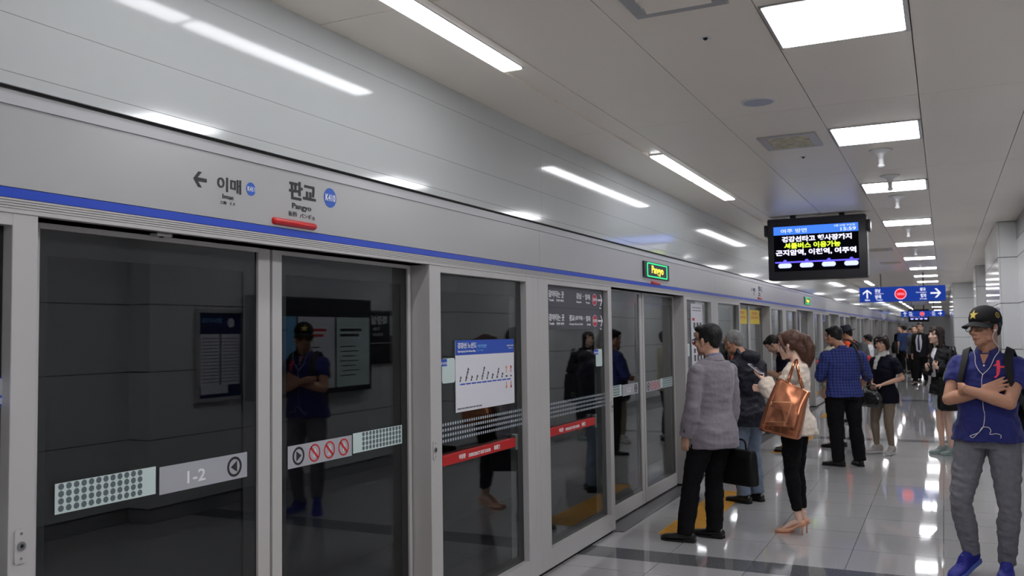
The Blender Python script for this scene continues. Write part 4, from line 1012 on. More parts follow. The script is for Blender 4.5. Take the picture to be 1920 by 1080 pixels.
            for sg in (-1, 1):
                el((sg * .070, -.026, .005), (.016, .042, .055)); lock([(sg * .045, .066, .085), (sg * .068, .052, .03), (sg * .074, .034, -.03), (sg * .072, .026, -.07)], (.020, .016, .010, .004), .8)
            lock([(-.045, .062, .088), (-.03, .086, .06), (-.005, .092, .042)], (.024, .016, .008), .6); lock([(.04, .064, .088), (.032, .088, .06), (.02, .093, .045)], (.022, .014, .008), .6); lock([(-.03, .05, .095), (0, .066, .092), (.03, .05, .095)], (.026, .028, .026), .8)
            lock([(0, -.10, .055), (0, -.135, .03), (0, -.150, -.05), (0, -.138, -.13), (0, -.118, -.20)], (.035, .046, .052, .044, .016))
            lock([(0, -.07, -.02), (0, -.10, -.08), (0, -.10, -.15)], (.06, .055, .02))
        elif kind == 'bob':
            el((0, -.020, .042), (.092, .104, .094)); el((0, -.060, -.03), (.082, .060, .075)); el((0, .042, .086), (.062, .048, .034))
            for sg in (-1, 1): lock([(sg * .062, .03, .07), (sg * .083, .008, .01), (sg * .083, -.012, -.05), (sg * .07, -.03, -.085)], (.028, .030, .028, .012))
            lock([(-.05, .066, .07), (-.02, .088, .045), (.025, .088, .040), (.055, .064, .03)], (.022, .016, .016, .012), .7)
        elif kind == 'long':
            el((0, -.022, .044), (.087, .102, .090)); el((0, -.07, -.03), (.075, .05, .08)); el((0, .040, .088), (.058, .046, .034))
            lock([(0, -.06, -.04), (0, -.09, -.14), (0, -.10, -.24), (0, -.105, -.29)], (.078, .078, .072, .03), .6)
            for sg in (-1, 1):
                lock([(sg * .045, .056, .085), (sg * .076, .020, .03), (sg * .082, .0, -.06), (sg * .084, -.014, -.16), (sg * .075, -.03, -.26)], (.022, .026, .028, .030, .012))
            for u in (-.03, -.01, .012, .032): lock([(u, .068, .092), (u * 1.05, .090, .060), (u * 1.1, .0935, .034)], (.014, .011, .005), .6)
        v = fine or max(.0055, s.fine)
        return mb.build('hair', m_, s.root, voxel=v, relax=3, wrinkle=((.008, .012, (.7, .7, 4)), (.006, .05, None)))
    def decal(s, mb_src, target, name, m_, d, parent=None, lift=.0015):
        """print a flat shape onto the cloth: every vertex dropped along d onto target"""
        bv = BVHTree.FromPolygons([v.co[:] for v in target.data.vertices], [p.vertices[:] for p in target.data.polygons])
        o = mb_src.build(name, m_, parent or s.root); d = Vector(unit(d)); hit0 = None
        miss = []; dep = []
        for v in o.data.vertices:
            q = bv.ray_cast(v.co - d * .5, d, 1.5)
            if q[0] is None: q = s.bvh.ray_cast(v.co - d * .5, d, 1.5)
            if q[0] is not None: v.co = q[0] - d * lift; dep.append(v.co.dot(d))
            else: miss.append(v)
        for v in miss: v.co = v.co + d * (sum(dep) / max(1, len(dep)) - v.co.dot(d))
        return o
def subdivide(mb, n):
    bm = bmesh.new(); vs = [bm.verts.new(v) for v in mb.v]; bm.verts.index_update()
    for f in mb.f:
        try: bm.faces.new([vs[i] for i in f])
        except ValueError: pass
    bmesh.ops.triangulate(bm, faces=list(bm.faces)); bmesh.ops.subdivide_edges(bm, edges=list(bm.edges), cuts=n, use_grid_fill=True); bm.verts.index_update()
    out = MB(); out.add([v.co[:] for v in bm.verts], [[q.index for q in f.verts] for f in bm.faces]); bm.free(); return out
def relaxed(P, sd, curl=25):
    """hand hanging at the side: palm to the thigh"""
    d = unit(P.J['wr_' + sd] - P.J['el_' + sd] - Z * .1); inward = P.right * (1 if sd == 'l' else -1)
    return (d, inward, P.fwd, dict(curl=curl))
def blazer(P, m_, hem=.76, shirt=None, wr=None):
    def ex(mb):
        pass
    o = P.top('jacket', m_, hem=hem, top=1.425, m=.024, sleeve=2.02, sm=.017, flare=.036, depth=.12, wr=wr)
    n = P.spine(1.435)
    c = MB(); ring = []
    k = P.k
    for a in np.linspace(-140, 140, 15):       # stand-up collar strip round the back of the neck
        ca, sa = cos(rad(a - 90)), sin(rad(a - 90)); ring.append((ca, sa, abs(a) / 140))
    vs = []
    for (r, z, rz) in ((.070, -.004, 1.05), (.062, .032, 1.0), (.070, .034, 1.0), (.086, -.012, 1.1)):
        for ca, sa, t in ring: vs.append(n + (P.right * ca * r * rz + P.fwd * sa * r * .98) * k + Z * (z - .035 * t ** 2) * k)
    N = len(ring); fs = []
    for q in range(3):
        for i in range(N - 1): fs.append((q * N + i, q * N + i + 1, (q + 1) * N + i + 1, (q + 1) * N + i))
    c.add(vs, fs).build('collar', m_, o, True)
    if shirt:
        c = MB(); vs = []
        for (r, z) in ((.064, -.02), (.056, .046), (.061, .048), (.068, .0)):
            for ca, sa, t in ring: vs.append(n + (P.right * ca * r + P.fwd * sa * r) * k + Z * (z - .03 * t ** 2) * k)
        c.add(vs, fs).build('shirt_collar', shirt, P.root, True)
    return o
def strapline(mb, pts, w, t, P, z=1.2):
    c = P.spine(z)                                    # band lies flat against the body
    return mb.loft([(p, w, t, unit(np.array(p) - c)) for p in pts], n=10, power=4)
def smooth_pts(pts, n=24):
    P = np.array(pts, float); m = len(P); out = []
    for i in range(m - 1):
        p0, p1, p2, p3 = P[max(i - 1, 0)], P[i], P[i + 1], P[min(i + 2, m - 1)]
        k = max(2, n // (m - 1))
        for q in range(k):
            t = q / k; out.append(.5 * ((2 * p1) + (p2 - p0) * t + (2 * p0 - 5 * p1 + 4 * p2 - p3) * t * t + (3 * p1 - p0 - 3 * p2 + p3) * t ** 3))
    return out + [P[-1]]

# ---- 1: man in the grey jacket
def grey_jacket_man():
    P = Person('man in grey jacket and black trousers waiting by the glass, black briefcase in hand', (.80, 6.95), 62, 1.68, head=(9, 4, 0), skin='skin', headscale=1.06,
        J=dict(headc=(.0, .025, 1.548), neck=(0, -.035, 1.405), chest=(0, -.01, 1.18), pel=(0, 0, .90), sh_l=(-.18, -.02, 1.302), sh_r=(.18, -.035, 1.302), el_l=(-.228, -.01, 1.045), wr_l=(-.215, .07, .815), el_r=(.225, -.03, 1.06), wr_r=(.215, .02, .85),
               hip_l=(-.095, 0, .86), hip_r=(.08, 0, .86), kn_l=(-.155, .08, .46), kn_r=(.075, .06, .46), an_l=(-.215, .10, .09), an_r=(.06, .05, .09)))
    P.toe = dict(l=(-.40, .9, 0), r=(-.22, .95, 0)); P.hands = dict(l=relaxed(P, 'l', 32), r=relaxed(P, 'r', 62))
    P.body(); P.face(); P.glasses(); P.hairdo('short', 'hair_black')
    P.trousers('trousers', 'black_cloth', m=.016, cuff=.018, stop=2.08)
    j = blazer(P, 'suit_grey', hem=.735, shirt='lining_blue', wr=((.018, .13, (1.2, 1.2, 0.4)), (.005, .035, None)))
    b = MB()
    for i in range(3):
        c = P.J['wr_l'] + (P.J['el_l'] - P.J['wr_l']) * (.16 + .055 * i) - P.right * .052 - P.fwd * .018; b.ell(c, (.007, .007, .007), seg=10, rings=6)
    b.build('cuff_buttons', 'ink', j)
    P.shoes('shoe_black')
    t = thing('briefcase', 'black soft briefcase hanging beside the grey jacket man', 'bag', (*P.root.location[:2], 0))
    W = P.J['wr_r'] + np.array((0, 0, -.10)); f, r = P.fwd, P.right
    m = MB(); c0 = W - f * .085 - Z * .065
    m.loft([(c0 - Z * .27, .175, .050, r), (c0 - Z * .25, .18, .055, r), (c0 - Z * .05, .17, .050, r), (c0, .165, .028, r)], n=28, power=6, round0=.006, round1=.006)
    m.build('body', 'bag_black', t, voxel=.009, relax=2)
    h = MB(); h.tube(smooth_pts([c0 - f * .09 - Z * .01, c0 - f * .07 + Z * .075, W + Z * .014 - f * .06, c0 + f * .07 - f * .0 + Z * .075, c0 + f * .09 - Z * .01]), .008); h.build('handle', 'bag_black', t, True)
    for s_ in (-1, 1): MB().ring(c0 + f * s_ * .09 + Z * .01, f, Z, .008, .013, .004, 16).build('buckle', 'steel', t)
grey_jacket_man()

# ---- 2: older man in hooded jacket
def hooded_man():
    P = Person('grey haired man in dark navy hooded jacket and jeans, behind the grey jacket man', (.73, 8.62), 60, 1.66, head=(0, 22, 0), skin='skin_tan',
        J=dict(headc=(0, .135, 1.50), neck=(0, .01, 1.375), chest=(0, -.02, 1.17), sh_l=(-.175, -.01, 1.275), sh_r=(.175, -.03, 1.275), el_l=(-.23, .03, 1.03), wr_l=(-.19, .2, .90), el_r=(.23, .0, 1.02), wr_r=(.2, .18, .88)))
    P.toe = dict(l=(-.1, 1, 0), r=(.1, 1, 0)); P.hands = dict(l=(P.fwd - Z * .5, P.right, Z, dict(curl=35)), r=(P.fwd - Z * .5, -P.right, Z, dict(curl=35)))
    P.body(); P.face(); P.hairdo('crop', 'hair_grey')
    P.trousers('jeans', 'denim', m=.022, cuff=.014, stop=2.04)
    def hood(mb):
        n = P.J['neck']; mb.ell(n - P.fwd * .085 - Z * .01, (.11, .085, .075), P.Rz); mb.loft([(n + P.fwd * .03 - Z * .02, .085, .08), (n - P.fwd * .02 + Z * .03, .095, .085)], hint=P.fwd, n=18)
    P.top('jacket', 'navy_shell', hem=.73, m=.036, sm=.022, flare=.03, depth=.06, extra=hood, wr=((.034, .13, (1.2, 1.2, 0.56)), (.014, .04, None)))
    P.shoes('shoe_black')
hooded_man()

# ---- 3: woman with the copper bag
def copper_bag_woman():
    P = Person('woman with brown ponytail in cream blouse and black trousers looking at her phone', (1.335, 7.43), 84, 1.55, sex='f', head=(3, 10, 0), skin='skin_pale', fine=.006, headscale=1.08,
        J=dict(headc=(0, .0, 1.498), neck=(0, -.052, 1.355), chest=(0, -.03, 1.15), pel=(0, -.025, .90), sh_l=(-.145, -.06, 1.268), sh_r=(.145, -.05, 1.268), el_l=(-.225, .075, 1.075), wr_l=(-.13, .185, 1.225), el_r=(.20, .03, 1.05), wr_r=(.07, .22, 1.13),
               hip_l=(-.078, -.02, .855), hip_r=(.078, -.02, .855), kn_l=(-.065, .0, .50), kn_r=(.055, -.012, .50), an_l=(-.055, -.035, .165), an_r=(.05, -.045, .165)))
    P.toe = dict(l=(-.05, 1, 0), r=(.06, 1, 0)); P.pump = True
    P.hands = dict(l=(P.fwd * .7 + Z * .55 + P.right * .25, Z * .8 - P.fwd * .5 + P.right * .1, P.right * .6 - P.fwd, dict(curl=26)), r=(P.fwd + Z * .2 - P.right * .3, -P.right, Z, dict(curl=30)))
    P.body(); P.face('lip_pink', 'hair_brown'); P.hairdo('ponytail', 'hair_brown')
    P.trousers('trousers', 'black_cloth', m=.012, stop=1.92, cuff=-.004, top=1.0)
    P.top('blouse', 'cream_blouse', hem=.80, m=.022, sm=.016, sleeve=1.86, flare=.03, depth=.05, cuff=.030, wr=((.026, .10, (1, 1, 0.48)), (.010, .035, None)))
    P.pumps('nude_leather')
    # phone in the raised hand
    W = P.J['wr_l']; d = unit(P.fwd * .75 + Z * .5 + P.right * .2); up = unit(Z * .75 - P.fwd * .6); sd = unit(np.cross(d, up))
    t = thing('phone', 'white phone held up by the woman with the copper bag', 'phone', (*P.root.location[:2], 0)); c = W + d * .105 + up * .030
    m = MB(); m.poly(rrect(-.035, .035, -.07, .07, .01), c, sd, d, .008); m.build('case', 'phone_white', t)
    m = MB(); m.poly(rrect(-.031, .031, -.062, .062, .006), c + np.cross(sd, d) * .0082, sd, d, .0006); m.build('screen', 'phone_dark', t)
    # copper tote
    t = thing('tote_bag', 'shiny copper leather tote bag hanging on the woman\'s shoulder', 'bag', (*P.root.location[:2], 0))
    L = lambda x, y, z: P.Rz @ np.array((x, y, z)); f = P.fwd; r = P.right
    m = MB(); m.loft([(L(-.268, .03, .808), .150, .060, r), (L(-.268, .027, .822), .158, .066, r), (L(-.266, .012, .88), .158, .066, r), (L(-.262, -.02, 1.0), .150, .052, r), (L(-.258, -.055, 1.11), .138, .034, r), (L(-.252, -.092, 1.195), .134, .022, r)], n=40, power=5, round0=.004, round1=.002)
    bo = m.build('body', 'copper', t, voxel=.006, relax=2, wrinkle=((.010, .16, (1.2, 1.2, 1.2)),))
    h = MB()
    for dx, y0, y1 in ((-.02, -.03, -.155), (.022, -.03, -.155)):
        h.loft([(q, .0085, .0045) for q in smooth_pts([L(-.252 + dx, y0, 1.17), L(-.245 + dx, y0 - .02, 1.24), L(-.205 + dx * .5, -.075, 1.345), L(-.148 + dx * .3, -.088, 1.385), L(-.205 + dx * .5, -.105, 1.345), L(-.245 + dx, y1 + .02, 1.24), L(-.252 + dx, y1, 1.17)], 36)], hint=r, n=10)
    h.build('handle', 'copper', t, True)
    for y in (-.045, -.14): MB().ring(L(-.282, y, 1.225), f, Z, .012, .018, .006, 18).build('ring', 'copper_edge', t)
    pk = MB(); base = L(-.36, .02, .985)
    outer = rrect(-.085, .085, -.08, .085, .006); inner = rrect(-.078, .078, -.073, .078, .005); nn = len(outer)
    pf = unit(f * 1 - Z * .0); pu = unit(Z - f * .28)
    def ringmesh(a, b):
        q = MB(); vs = [base + pf * p + pu * z for p, z in a] + [base + pf * p + pu * z for p, z in b]; n2 = len(a); q.add(vs, [(i, (i + 1) % n2, n2 + (i + 1) % n2, n2 + i) for i in range(n2)]); return subdivide(q, 2)
    P.decal(ringmesh(outer, inner), bo, 'pocket_seam', 'copper_edge', r, parent=t, lift=.003)
    q = MB(); vs = [base + pf * p + pu * (z - .0) for p, z in ((-.115, -.104), (.125, -.104), (.125, -.109), (-.115, -.109))]; q.add(vs, [(0, 1, 2, 3)]); P.decal(subdivide(q, 12), bo, 'base_seam', 'copper_edge', r, parent=t, lift=.002)
copper_bag_woman()

# ---- 4: bowed man
def bowed_man():
    P = Person('man with white framed glasses bowing his head over a phone', (.52, 12.35), 95, 1.66, head=(0, 48, 0), skin='skin', fine=.008,
        J=dict(headc=(0, .15, 1.425), neck=(0, .02, 1.345), chest=(0, -.02, 1.15), sh_l=(-.175, .0, 1.275), sh_r=(.175, .0, 1.275), el_l=(-.20, .04, 1.0), wr_l=(-.08, .25, 1.07), el_r=(.2, .04, 1.0), wr_r=(.05, .25, 1.06)))
    P.toe = dict(l=(0, 1, 0), r=(.1, 1, 0)); P.hands = dict(l=(P.fwd + P.right * .3, Z, P.right, dict(curl=35)), r=(P.fwd - P.right * .4, Z, -P.right, dict(curl=35)))
    P.body(); P.face(); P.glasses('glasses_white'); P.hairdo('short', 'hair_black', .009)
    P.trousers('trousers', 'black_cloth'); P.top('shirt', 'navy_top', hem=.80, sleeve=.75); P.shoes('shoe_black')
    t = thing('phone', 'dark phone in the hands of the man bowing his head', 'phone', (*P.root.location[:2], 0))
    c = P.Rz @ np.array((-.01, .36, 1.09)); MB().poly(rrect(-.036, .036, -.07, .07, .01), c, P.right, unit(P.fwd + Z * .3), .008).build('case', 'phone_dark', t)
bowed_man()

# ---- 5: plaid man
def plaid_man():
    P = Person('man seen from behind in blue plaid shirt and black trousers', (1.36, 11.27), 28, 1.69, head=(22, 14, 0), skin='skin_tan', fine=.008, width=1.10,
        J=dict(headc=(-.085, .035, 1.535), neck=(-.02, -.02, 1.40), chest=(.0, -.02, 1.18), sh_l=(-.20, -.01, 1.30), sh_r=(.20, -.02, 1.285), el_l=(-.26, .06, 1.06), wr_l=(-.12, .26, 1.0), el_r=(.30, .02, 1.05), wr_r=(.20, .16, .85),
               an_l=(-.10, -.02, .09), an_r=(.15, -.03, .09), kn_l=(-.105, .02, .47), kn_r=(.13, .015, .47)))
    P.toe = dict(l=(-.75, .7, 0), r=(.05, 1, 0)); P.hands = dict(l=(P.fwd, P.right, Z, dict(curl=40)), r=(-Z * .6 + P.fwd * .6 - P.right * .3, -P.right, P.fwd, dict(curl=35)))
    P.body(); P.face(); P.hairdo('short', 'hair_black', .009)
    P.trousers('trousers', 'black_cloth', m=.022, cuff=.02, stop=2.08)
    sh = P.top('shirt', 'plaid_blue', hem=.83, m=.026, sm=.024, sleeve=1.12, flare=.012, depth=.04, wr=((.026, .13, (1.2, 1.2, 0.56)),))
    c = MB(); n = P.J['neck']; c.loft([(n - Z * .015, .072, .068), (n + Z * .03, .066, .062)], hint=P.fwd, n=20); c.build('collar', 'plaid_blue', sh, True)
    P.shoes('shoe_black')
    t = thing('shoulder_bag', 'black shoulder bag of the plaid shirt man, its strap over his shoulder', 'bag', (*P.root.location[:2], 0))
    L = lambda x, y, z: P.Rz @ np.array((x, y, z))
    s = MB(); strapline(s, smooth_pts([L(.135, .19, 1.02), L(.135, .165, 1.25), L(.125, .05, 1.425), L(.125, -.055, 1.422), L(.14, -.165, 1.28), L(.17, -.20, 1.10), L(.255, -.16, .98), L(.30, .0, .90)], 40), .016, .004, P); s.build('strap', 'strap_black', t, True)
    m = MB(); m.loft([(L(.05, .26, .80), .13, .04, P.right), (L(.05, .26, 1.0), .12, .035, P.right)], n=20, power=5, round0=.01, round1=.01); m.build('body', 'bag_black', t, True)
plaid_man()

# ---- 6: beige man hidden behind the plaid man
def beige_man():
    P = Person('man in beige jacket mostly hidden behind the plaid shirt man', (1.07, 13.0), 70, 1.64, skin='skin', fine=.009, width=1.08)
    P.toe = dict(l=(0, 1, 0), r=(0, 1, 0)); P.hands = dict(l=relaxed(P, 'l'), r=relaxed(P, 'r'))
    P.body(); P.face(); P.hairdo('short', 'hair_black', .01); P.trousers('trousers', 'black_cloth'); P.top('jacket', 'beige_cloth', hem=.78, m=.028, sm=.02); P.shoes('shoe_black')
beige_man()

# ---- 7: man with hat and backpack
def backpack(P, label, mats, x=0, zc=1.12, size=(.16, .075, .23), tilt=0., straps=True, name='backpack'):
    t = thing(name, label, 'backpack', (*P.root.location[:2], 0)); c = P.spine(zc) - P.fwd * (.135 * P.k + size[1]) + P.right * x; k = 1.
    m = MB(); sx, sy, sz = size
    m.loft([(c - Z * sz, sx * .9, sy * .8, P.fwd), (c - Z * sz * .6, sx, sy, P.fwd), (c + Z * sz * .4, sx * .97, sy * .9, P.fwd), (c + Z * sz * .95, sx * .7, sy * .55, P.fwd)], n=26, power=3.4, round0=.02, round1=.03)
    b = m.build('body', mats[0], t, voxel=.011, relax=3, wrinkle=((.02, .1, None),))
    m = MB(); c2 = c - P.fwd * sy * .85 - Z * sz * .3; m.loft([(c2 - Z * sz * .5, sx * .7, sy * .35, P.fwd), (c2 + Z * sz * .4, sx * .68, sy * .32, P.fwd)], n=20, power=4, round0=.015, round1=.015); m.build('front_pocket', mats[1], t, True)
    if straps:
        for sg, sd in ((-1, 'l'), (1, 'r')):
            S = P.J['sh_' + sd]; a = P.spine(1.40); base = a + P.right * sg * (.118 if sg > 0 else .130) * P.k
            pts = smooth_pts([c + P.right * sg * sx * .55 + Z * sz * .8 + P.fwd * sy * .5, base - P.fwd * .07 * P.k + Z * .025 * P.k, base + Z * .045 * P.k, base + P.fwd * .095 * P.k - Z * .03 * P.k, base + P.right * sg * .015 + P.fwd * .128 * P.k - Z * .12 * P.k, base + P.right * sg * .035 + P.fwd * .108 * P.k - Z * .19 * P.k, base + P.right * sg * .052 + P.fwd * .055 * P.k - Z * .25 * P.k, base + P.right * sg * .05 - P.fwd * .05 * P.k - Z * .29 * P.k, c + P.right * sg * sx * .8 - Z * sz * .6 + P.fwd * sy * .6], 36)
            q = MB(); strapline(q, pts, .027 * P.k, .006, P); 
            q.build('strap', 'strap_black', t, True)
    return t
def hat_man():
    P = Person('man in dark brimmed hat, orange sleeves and dark vest with a backpack', (.95, 16.65), 80, 1.70, head=(0, 14, 0), skin='skin_tan', fine=.009, J=dict(headc=(0, .05, 1.535), neck=(0, -.01, 1.41)))
    P.toe = dict(l=(0, 1, 0), r=(0, 1, 0)); P.hands = dict(l=relaxed(P, 'l'), r=relaxed(P, 'r'))
    P.body(); P.face(); P.hairdo('crop', 'hair_black', .01)
    h = P.h; k = P.hs; m = MB(); m.loft([(h((0, -.012, .045)), .150 * k, .165 * k, P.Rh @ Y), (h((0, -.012, .05)), .148 * k, .163 * k, P.Rh @ Y), (h((0, -.012, .055)), .092 * k, .108 * k, P.Rh @ Y), (h((0, -.012, .13)), .085 * k, .10 * k, P.Rh @ Y), (h((0, -.012, .155)), .07 * k, .085 * k, P.Rh @ Y)], n=28); m.build('hat', 'hat_navy', P.root, True, sharp=50)
    P.trousers('trousers', 'black_cloth'); P.top('shirt', 'orange_cloth', hem=.85, sm=.016)
    m = MB(); P.torso(m, .80, 1.42, .03, .01); m.build('vest', 'vest_dark', P.root, voxel=.012, relax=3, wrinkle=((.02, .1, None),)); P.shoes('shoe_black')
    backpack(P, 'red and grey backpack on the man in the dark hat', ('pack_grey', 'pack_red'), size=(.17, .10, .26))
hat_man()

# ---- 8: child in white tee
def child():
    P = Person('black haired child in white shirt far down by the screen doors', (.84, 22.6), 80, 1.48, skin='skin', fine=.010, headscale=1.12)
    P.toe = dict(l=(0, 1, 0), r=(0, 1, 0)); P.hands = dict(l=relaxed(P, 'l'), r=relaxed(P, 'r'))
    P.body(); P.face(); P.hairdo('mop', 'hair_black', .011); P.trousers('trousers', 'black_cloth', voxel=.012); P.top('shirt', 'white_shirt', hem=.82, sleeve=.7, voxel=.012); P.shoes('shoe_black')
child()

# ---- 9: short haired woman
def scarf_woman():
    P = Person('short haired woman in navy top and khaki trousers with white scarf', (1.74, 12.52), 146, 1.54, sex='f', head=(12, 2, 0), skin='skin', fine=.007, headscale=1.06,
        J=dict(headc=(0, .03, 1.428), neck=(0, -.015, 1.285), chest=(0, -.01, 1.06), pel=(0, .01, .82), sh_l=(-.155, -.01, 1.192), sh_r=(.150, .0, 1.192), el_l=(-.235, -.04, .985), wr_l=(-.10, .17, .905), el_r=(.20, .0, .985), wr_r=(.055, .20, .915),
               hip_l=(-.078, .01, .79), hip_r=(.085, .01, .79), kn_l=(-.055, .02, .43), kn_r=(.13, .05, .43), an_l=(-.06, -.02, .09), an_r=(.125, .03, .09)))
    P.toe = dict(l=(-.25, 1, 0), r=(.3, 1, 0)); P.hands = dict(l=(P.right * .8 + P.fwd * .5 - Z * .25, -P.fwd * .3 - Z * .8, P.fwd, dict(curl=45)), r=(-P.right * .5 + P.fwd * .3 - Z * .7, -P.fwd, -P.right + P.fwd * .3, dict(curl=50)))
    P.body(); P.face('lip_pink', 'hair_dark_brown'); P.hairdo('bob', 'hair_dark_brown')
    P.trousers('trousers', 'khaki', m=.010, cuff=-.006, stop=1.93); P.top('top', 'navy_top', hem=.74, m=.020, sleeve=.72, sm=.024, flare=.012, depth=.05)
    n = P.J['neck']; m = MB(); m.loft([(n - Z * .03 + P.fwd * .012, .074, .074), (n + Z * .02 + P.fwd * .006, .066, .064), (n + Z * .045, .058, .056)], hint=P.fwd, n=20)
    L = lambda x, y, z: P.Rz @ np.array((x, y, z)); m.loft([(L(.02, .075, 1.27), .034, .014), (L(.035, .115, 1.19), .030, .010), (L(.045, .125, 1.10), .026, .008)], hint=P.fwd, n=12, round1=.01)
    m.build('scarf', 'scarf_white', P.root, voxel=.008, relax=2, wrinkle=((.014, .03, None),))
    P.shoes('sneaker_grey', 'sole_white', 'sneaker', .25)
    t = thing('handbag', 'glossy black handbag held in front by the short haired woman', 'bag', (*P.root.location[:2], 0))
    m = MB(); c = L(.02, .265, .735); m.loft([(c - Z * .11, .12, .045, P.fwd), (c - Z * .08, .165, .07, P.fwd), (c, .17, .075, P.fwd), (c + Z * .07, .135, .045, P.fwd), (c + Z * .09, .12, .02, P.fwd)], n=28, power=2.8, round0=.012, round1=.006); m.build('body', 'leather_gloss', t, voxel=.009, relax=2, wrinkle=((.025, .05, None),))
    h = MB()
    for dy in (-.02, .02): h.tube(smooth_pts([L(-.07, .265 + dy, .81), L(-.055, .265 + dy, .87), L(0.0, .25 + dy * .4, .90), L(.085, .265 + dy, .87), L(.10, .265 + dy, .81)]), .006)
    h.build('handle', 'leather_gloss', t, True)
scarf_woman()

# ---- 10: long haired woman
def long_hair_woman():
    P = Person('long haired woman in black jacket and pale dress looking upward', (2.43, 12.72), 122, 1.63, sex='f', head=(12, -7, 0), skin='skin_pale', fine=.007, headscale=1.04,
        J=dict(headc=(.045, .05, 1.522), neck=(.02, -.005, 1.375), sh_l=(-.165, -.02, 1.275), sh_r=(.165, -.0, 1.275), el_l=(-.255, -.03, 1.05), wr_l=(-.135, .165, 1.115), el_r=(.2, .0, 1.05), wr_r=(.03, .2, 1.09), an_l=(-.075, -.03, .09), an_r=(.06, .01, .09), kn_l=(-.075, .01, .46), kn_r=(.065, .03, .46)))
    P.toe = dict(l=(-.2, 1, 0), r=(.1, 1, 0)); P.hands = dict(l=(P.right * .6 + Z * .6 + P.fwd * .2, -P.fwd, Z, dict(curl=62)), r=(-P.right * .5 + P.fwd * .4 + Z * .4, -P.fwd, Z, dict(curl=50)))
    P.body(); P.face('lip_pink', 'hair_dark_brown'); P.hairdo('long', 'hair_dark_brown')
    m = MB(); P.torso(m, .60, 1.40, .008, .035); m.build('dress', 'dress_pale', P.root, voxel=.009, relax=3, wrinkle=((.03, .08, (0.48, 0.48, 2)),))
    def coll(mb):
        n = P.J['neck']; mb.loft([(n - Z * .03 - P.fwd * .01, .095, .09), (n + Z * .015 - P.fwd * .02, .085, .075)], hint=P.fwd, n=18)
    P.top('jacket', 'jacket_black', hem=.80, top=1.40, m=.03, sm=.026, sleeve=1.9, depth=.04, flare=.03, extra=coll, wr=((.03, .1, (1, 1, 0.48)), (.01, .04, None)))
    m = MB(); L = lambda x, y, z: P.Rz @ np.array((x, y, z)); m.loft([(L(.02, .085, 1.36), .04, .012), (L(.02, .122, 1.25), .05, .012), (L(.01, .132, 1.12), .052, .012), (L(.01, .125, 1.0), .05, .012)], hint=P.fwd, n=14, round1=.01); m.build('shirt_front', 'white_shirt', P.root, True)
    for o in P.shoes('sneaker_mint', 'sneaker_mint', 'sneaker', .245, accent='pink'): pass
    t = thing('shoulder_bag', 'big black cloth bag with small white lettering at the long haired woman\'s side', 'bag', (*P.root.location[:2], 0))
    m = MB(); c = L(-.285, .07, .80); m.loft([(c - Z * .215, .15, .03, P.right), (c - Z * .19, .19, .05, P.right), (c + Z * .05, .185, .045, P.right), (c + Z * .20, .17, .02, P.right)], n=28, power=4.5, round0=.01, round1=.006)
    bo = m.build('body', 'bag_black', t, voxel=.009, relax=2, wrinkle=((.02, .1, None),))
    q = MB()
    text(q, 'HAR', c - P.right * .2 + P.fwd * .07, -P.fwd, Z, -.07, .05, -.085, -.063, .0, .0); text(q, 'ROU', c - P.right * .2 + P.fwd * .07, -P.fwd, Z, -.07, .05, -.128, -.106, .0, .0)
    P.decal(q, bo, 'lettering', 'white_ink', P.right, parent=t, lift=.003)
    s = MB()
    for y in (-.12, .06): strapline(s, smooth_pts([L(-.285, y + .10, .98), L(-.275, y * .6 + .06, 1.15), L(-.195, -.02 + y * .25, 1.362), L(-.15, -.025 + y * .1, 1.385)], 20), .012, .003, P)
    s.build('strap', 'strap_black', t, True)
long_hair_woman()

# ---- 11: man in black suit walking
def suit_man():
    P = Person('tall man in black suit with white shirt and navy tie, striding', (1.86, 27.8), 158, 1.77, head=(12, 0, 0), skin='skin', fine=.011,
        J=dict(kn_r=(.11, .12, .50), an_r=(.14, .12, .10), kn_l=(-.05, -.02, .50), an_l=(.02, -.30, .13)))
    P.toe = dict(l=(0, 1, 0), r=(0, 1, 0)); P.hands = dict(l=relaxed(P, 'l'), r=relaxed(P, 'r'))
    P.body(); P.face(); P.hairdo('short', 'hair_black', .012); P.trousers('trousers', 'black_cloth', voxel=.013); P.top('shirt', 'white_shirt', hem=.86, m=.012, sleeve=1.6, voxel=.013)
    L = lambda x, y, z: P.Rz @ np.array((x, y, z))
    j = P.top('jacket', 'jacket_black', hem=.76, m=.026, sm=.018, voxel=.014)
    # open front of the jacket: shirt panel and tie lie on it
    bv = j
    q = MB(); q.add([L(x, .4, z) for x, z in ((-.06, 1.43), (.06, 1.43), (.095, 1.25), (.075, .98), (-.02, .94), (-.065, 1.05), (-.095, 1.25))], [(0, 1, 2, 3, 4, 5, 6)]); P.decal(subdivide(q, 5), j, 'shirt_front', 'white_shirt', -P.fwd, lift=.006)
    q = MB(); q.add([L(x, .4, z) for x, z in ((-.02, 1.43), (.02, 1.43), (.035, 1.02), (0, .97), (-.035, 1.02))], [(0, 1, 2, 3, 4)]); P.decal(subdivide(q, 5), j, 'tie', 'tie_navy', -P.fwd, lift=.014)
    P.shoes('shoe_black', pitch=dict(l=30))
suit_man()
def plain(label, loc, yaw, H, top, bottom, hr='short', hc='hair_black', sleeve=1.93, **kw):
    P = Person(label, loc, yaw, H, fine=.011, **kw); P.toe = dict(l=(0, 1, 0), r=(0, 1, 0)); P.hands = dict(l=relaxed(P, 'l'), r=relaxed(P, 'r'))
    P.body(); P.face(); P.hairdo(hr, hc, .012); P.trousers('trousers', bottom, voxel=.013); P.top('top', top, hem=.80, sleeve=sleeve, m=.022, sm=.018, voxel=.013); P.shoes('shoe_black'); return P
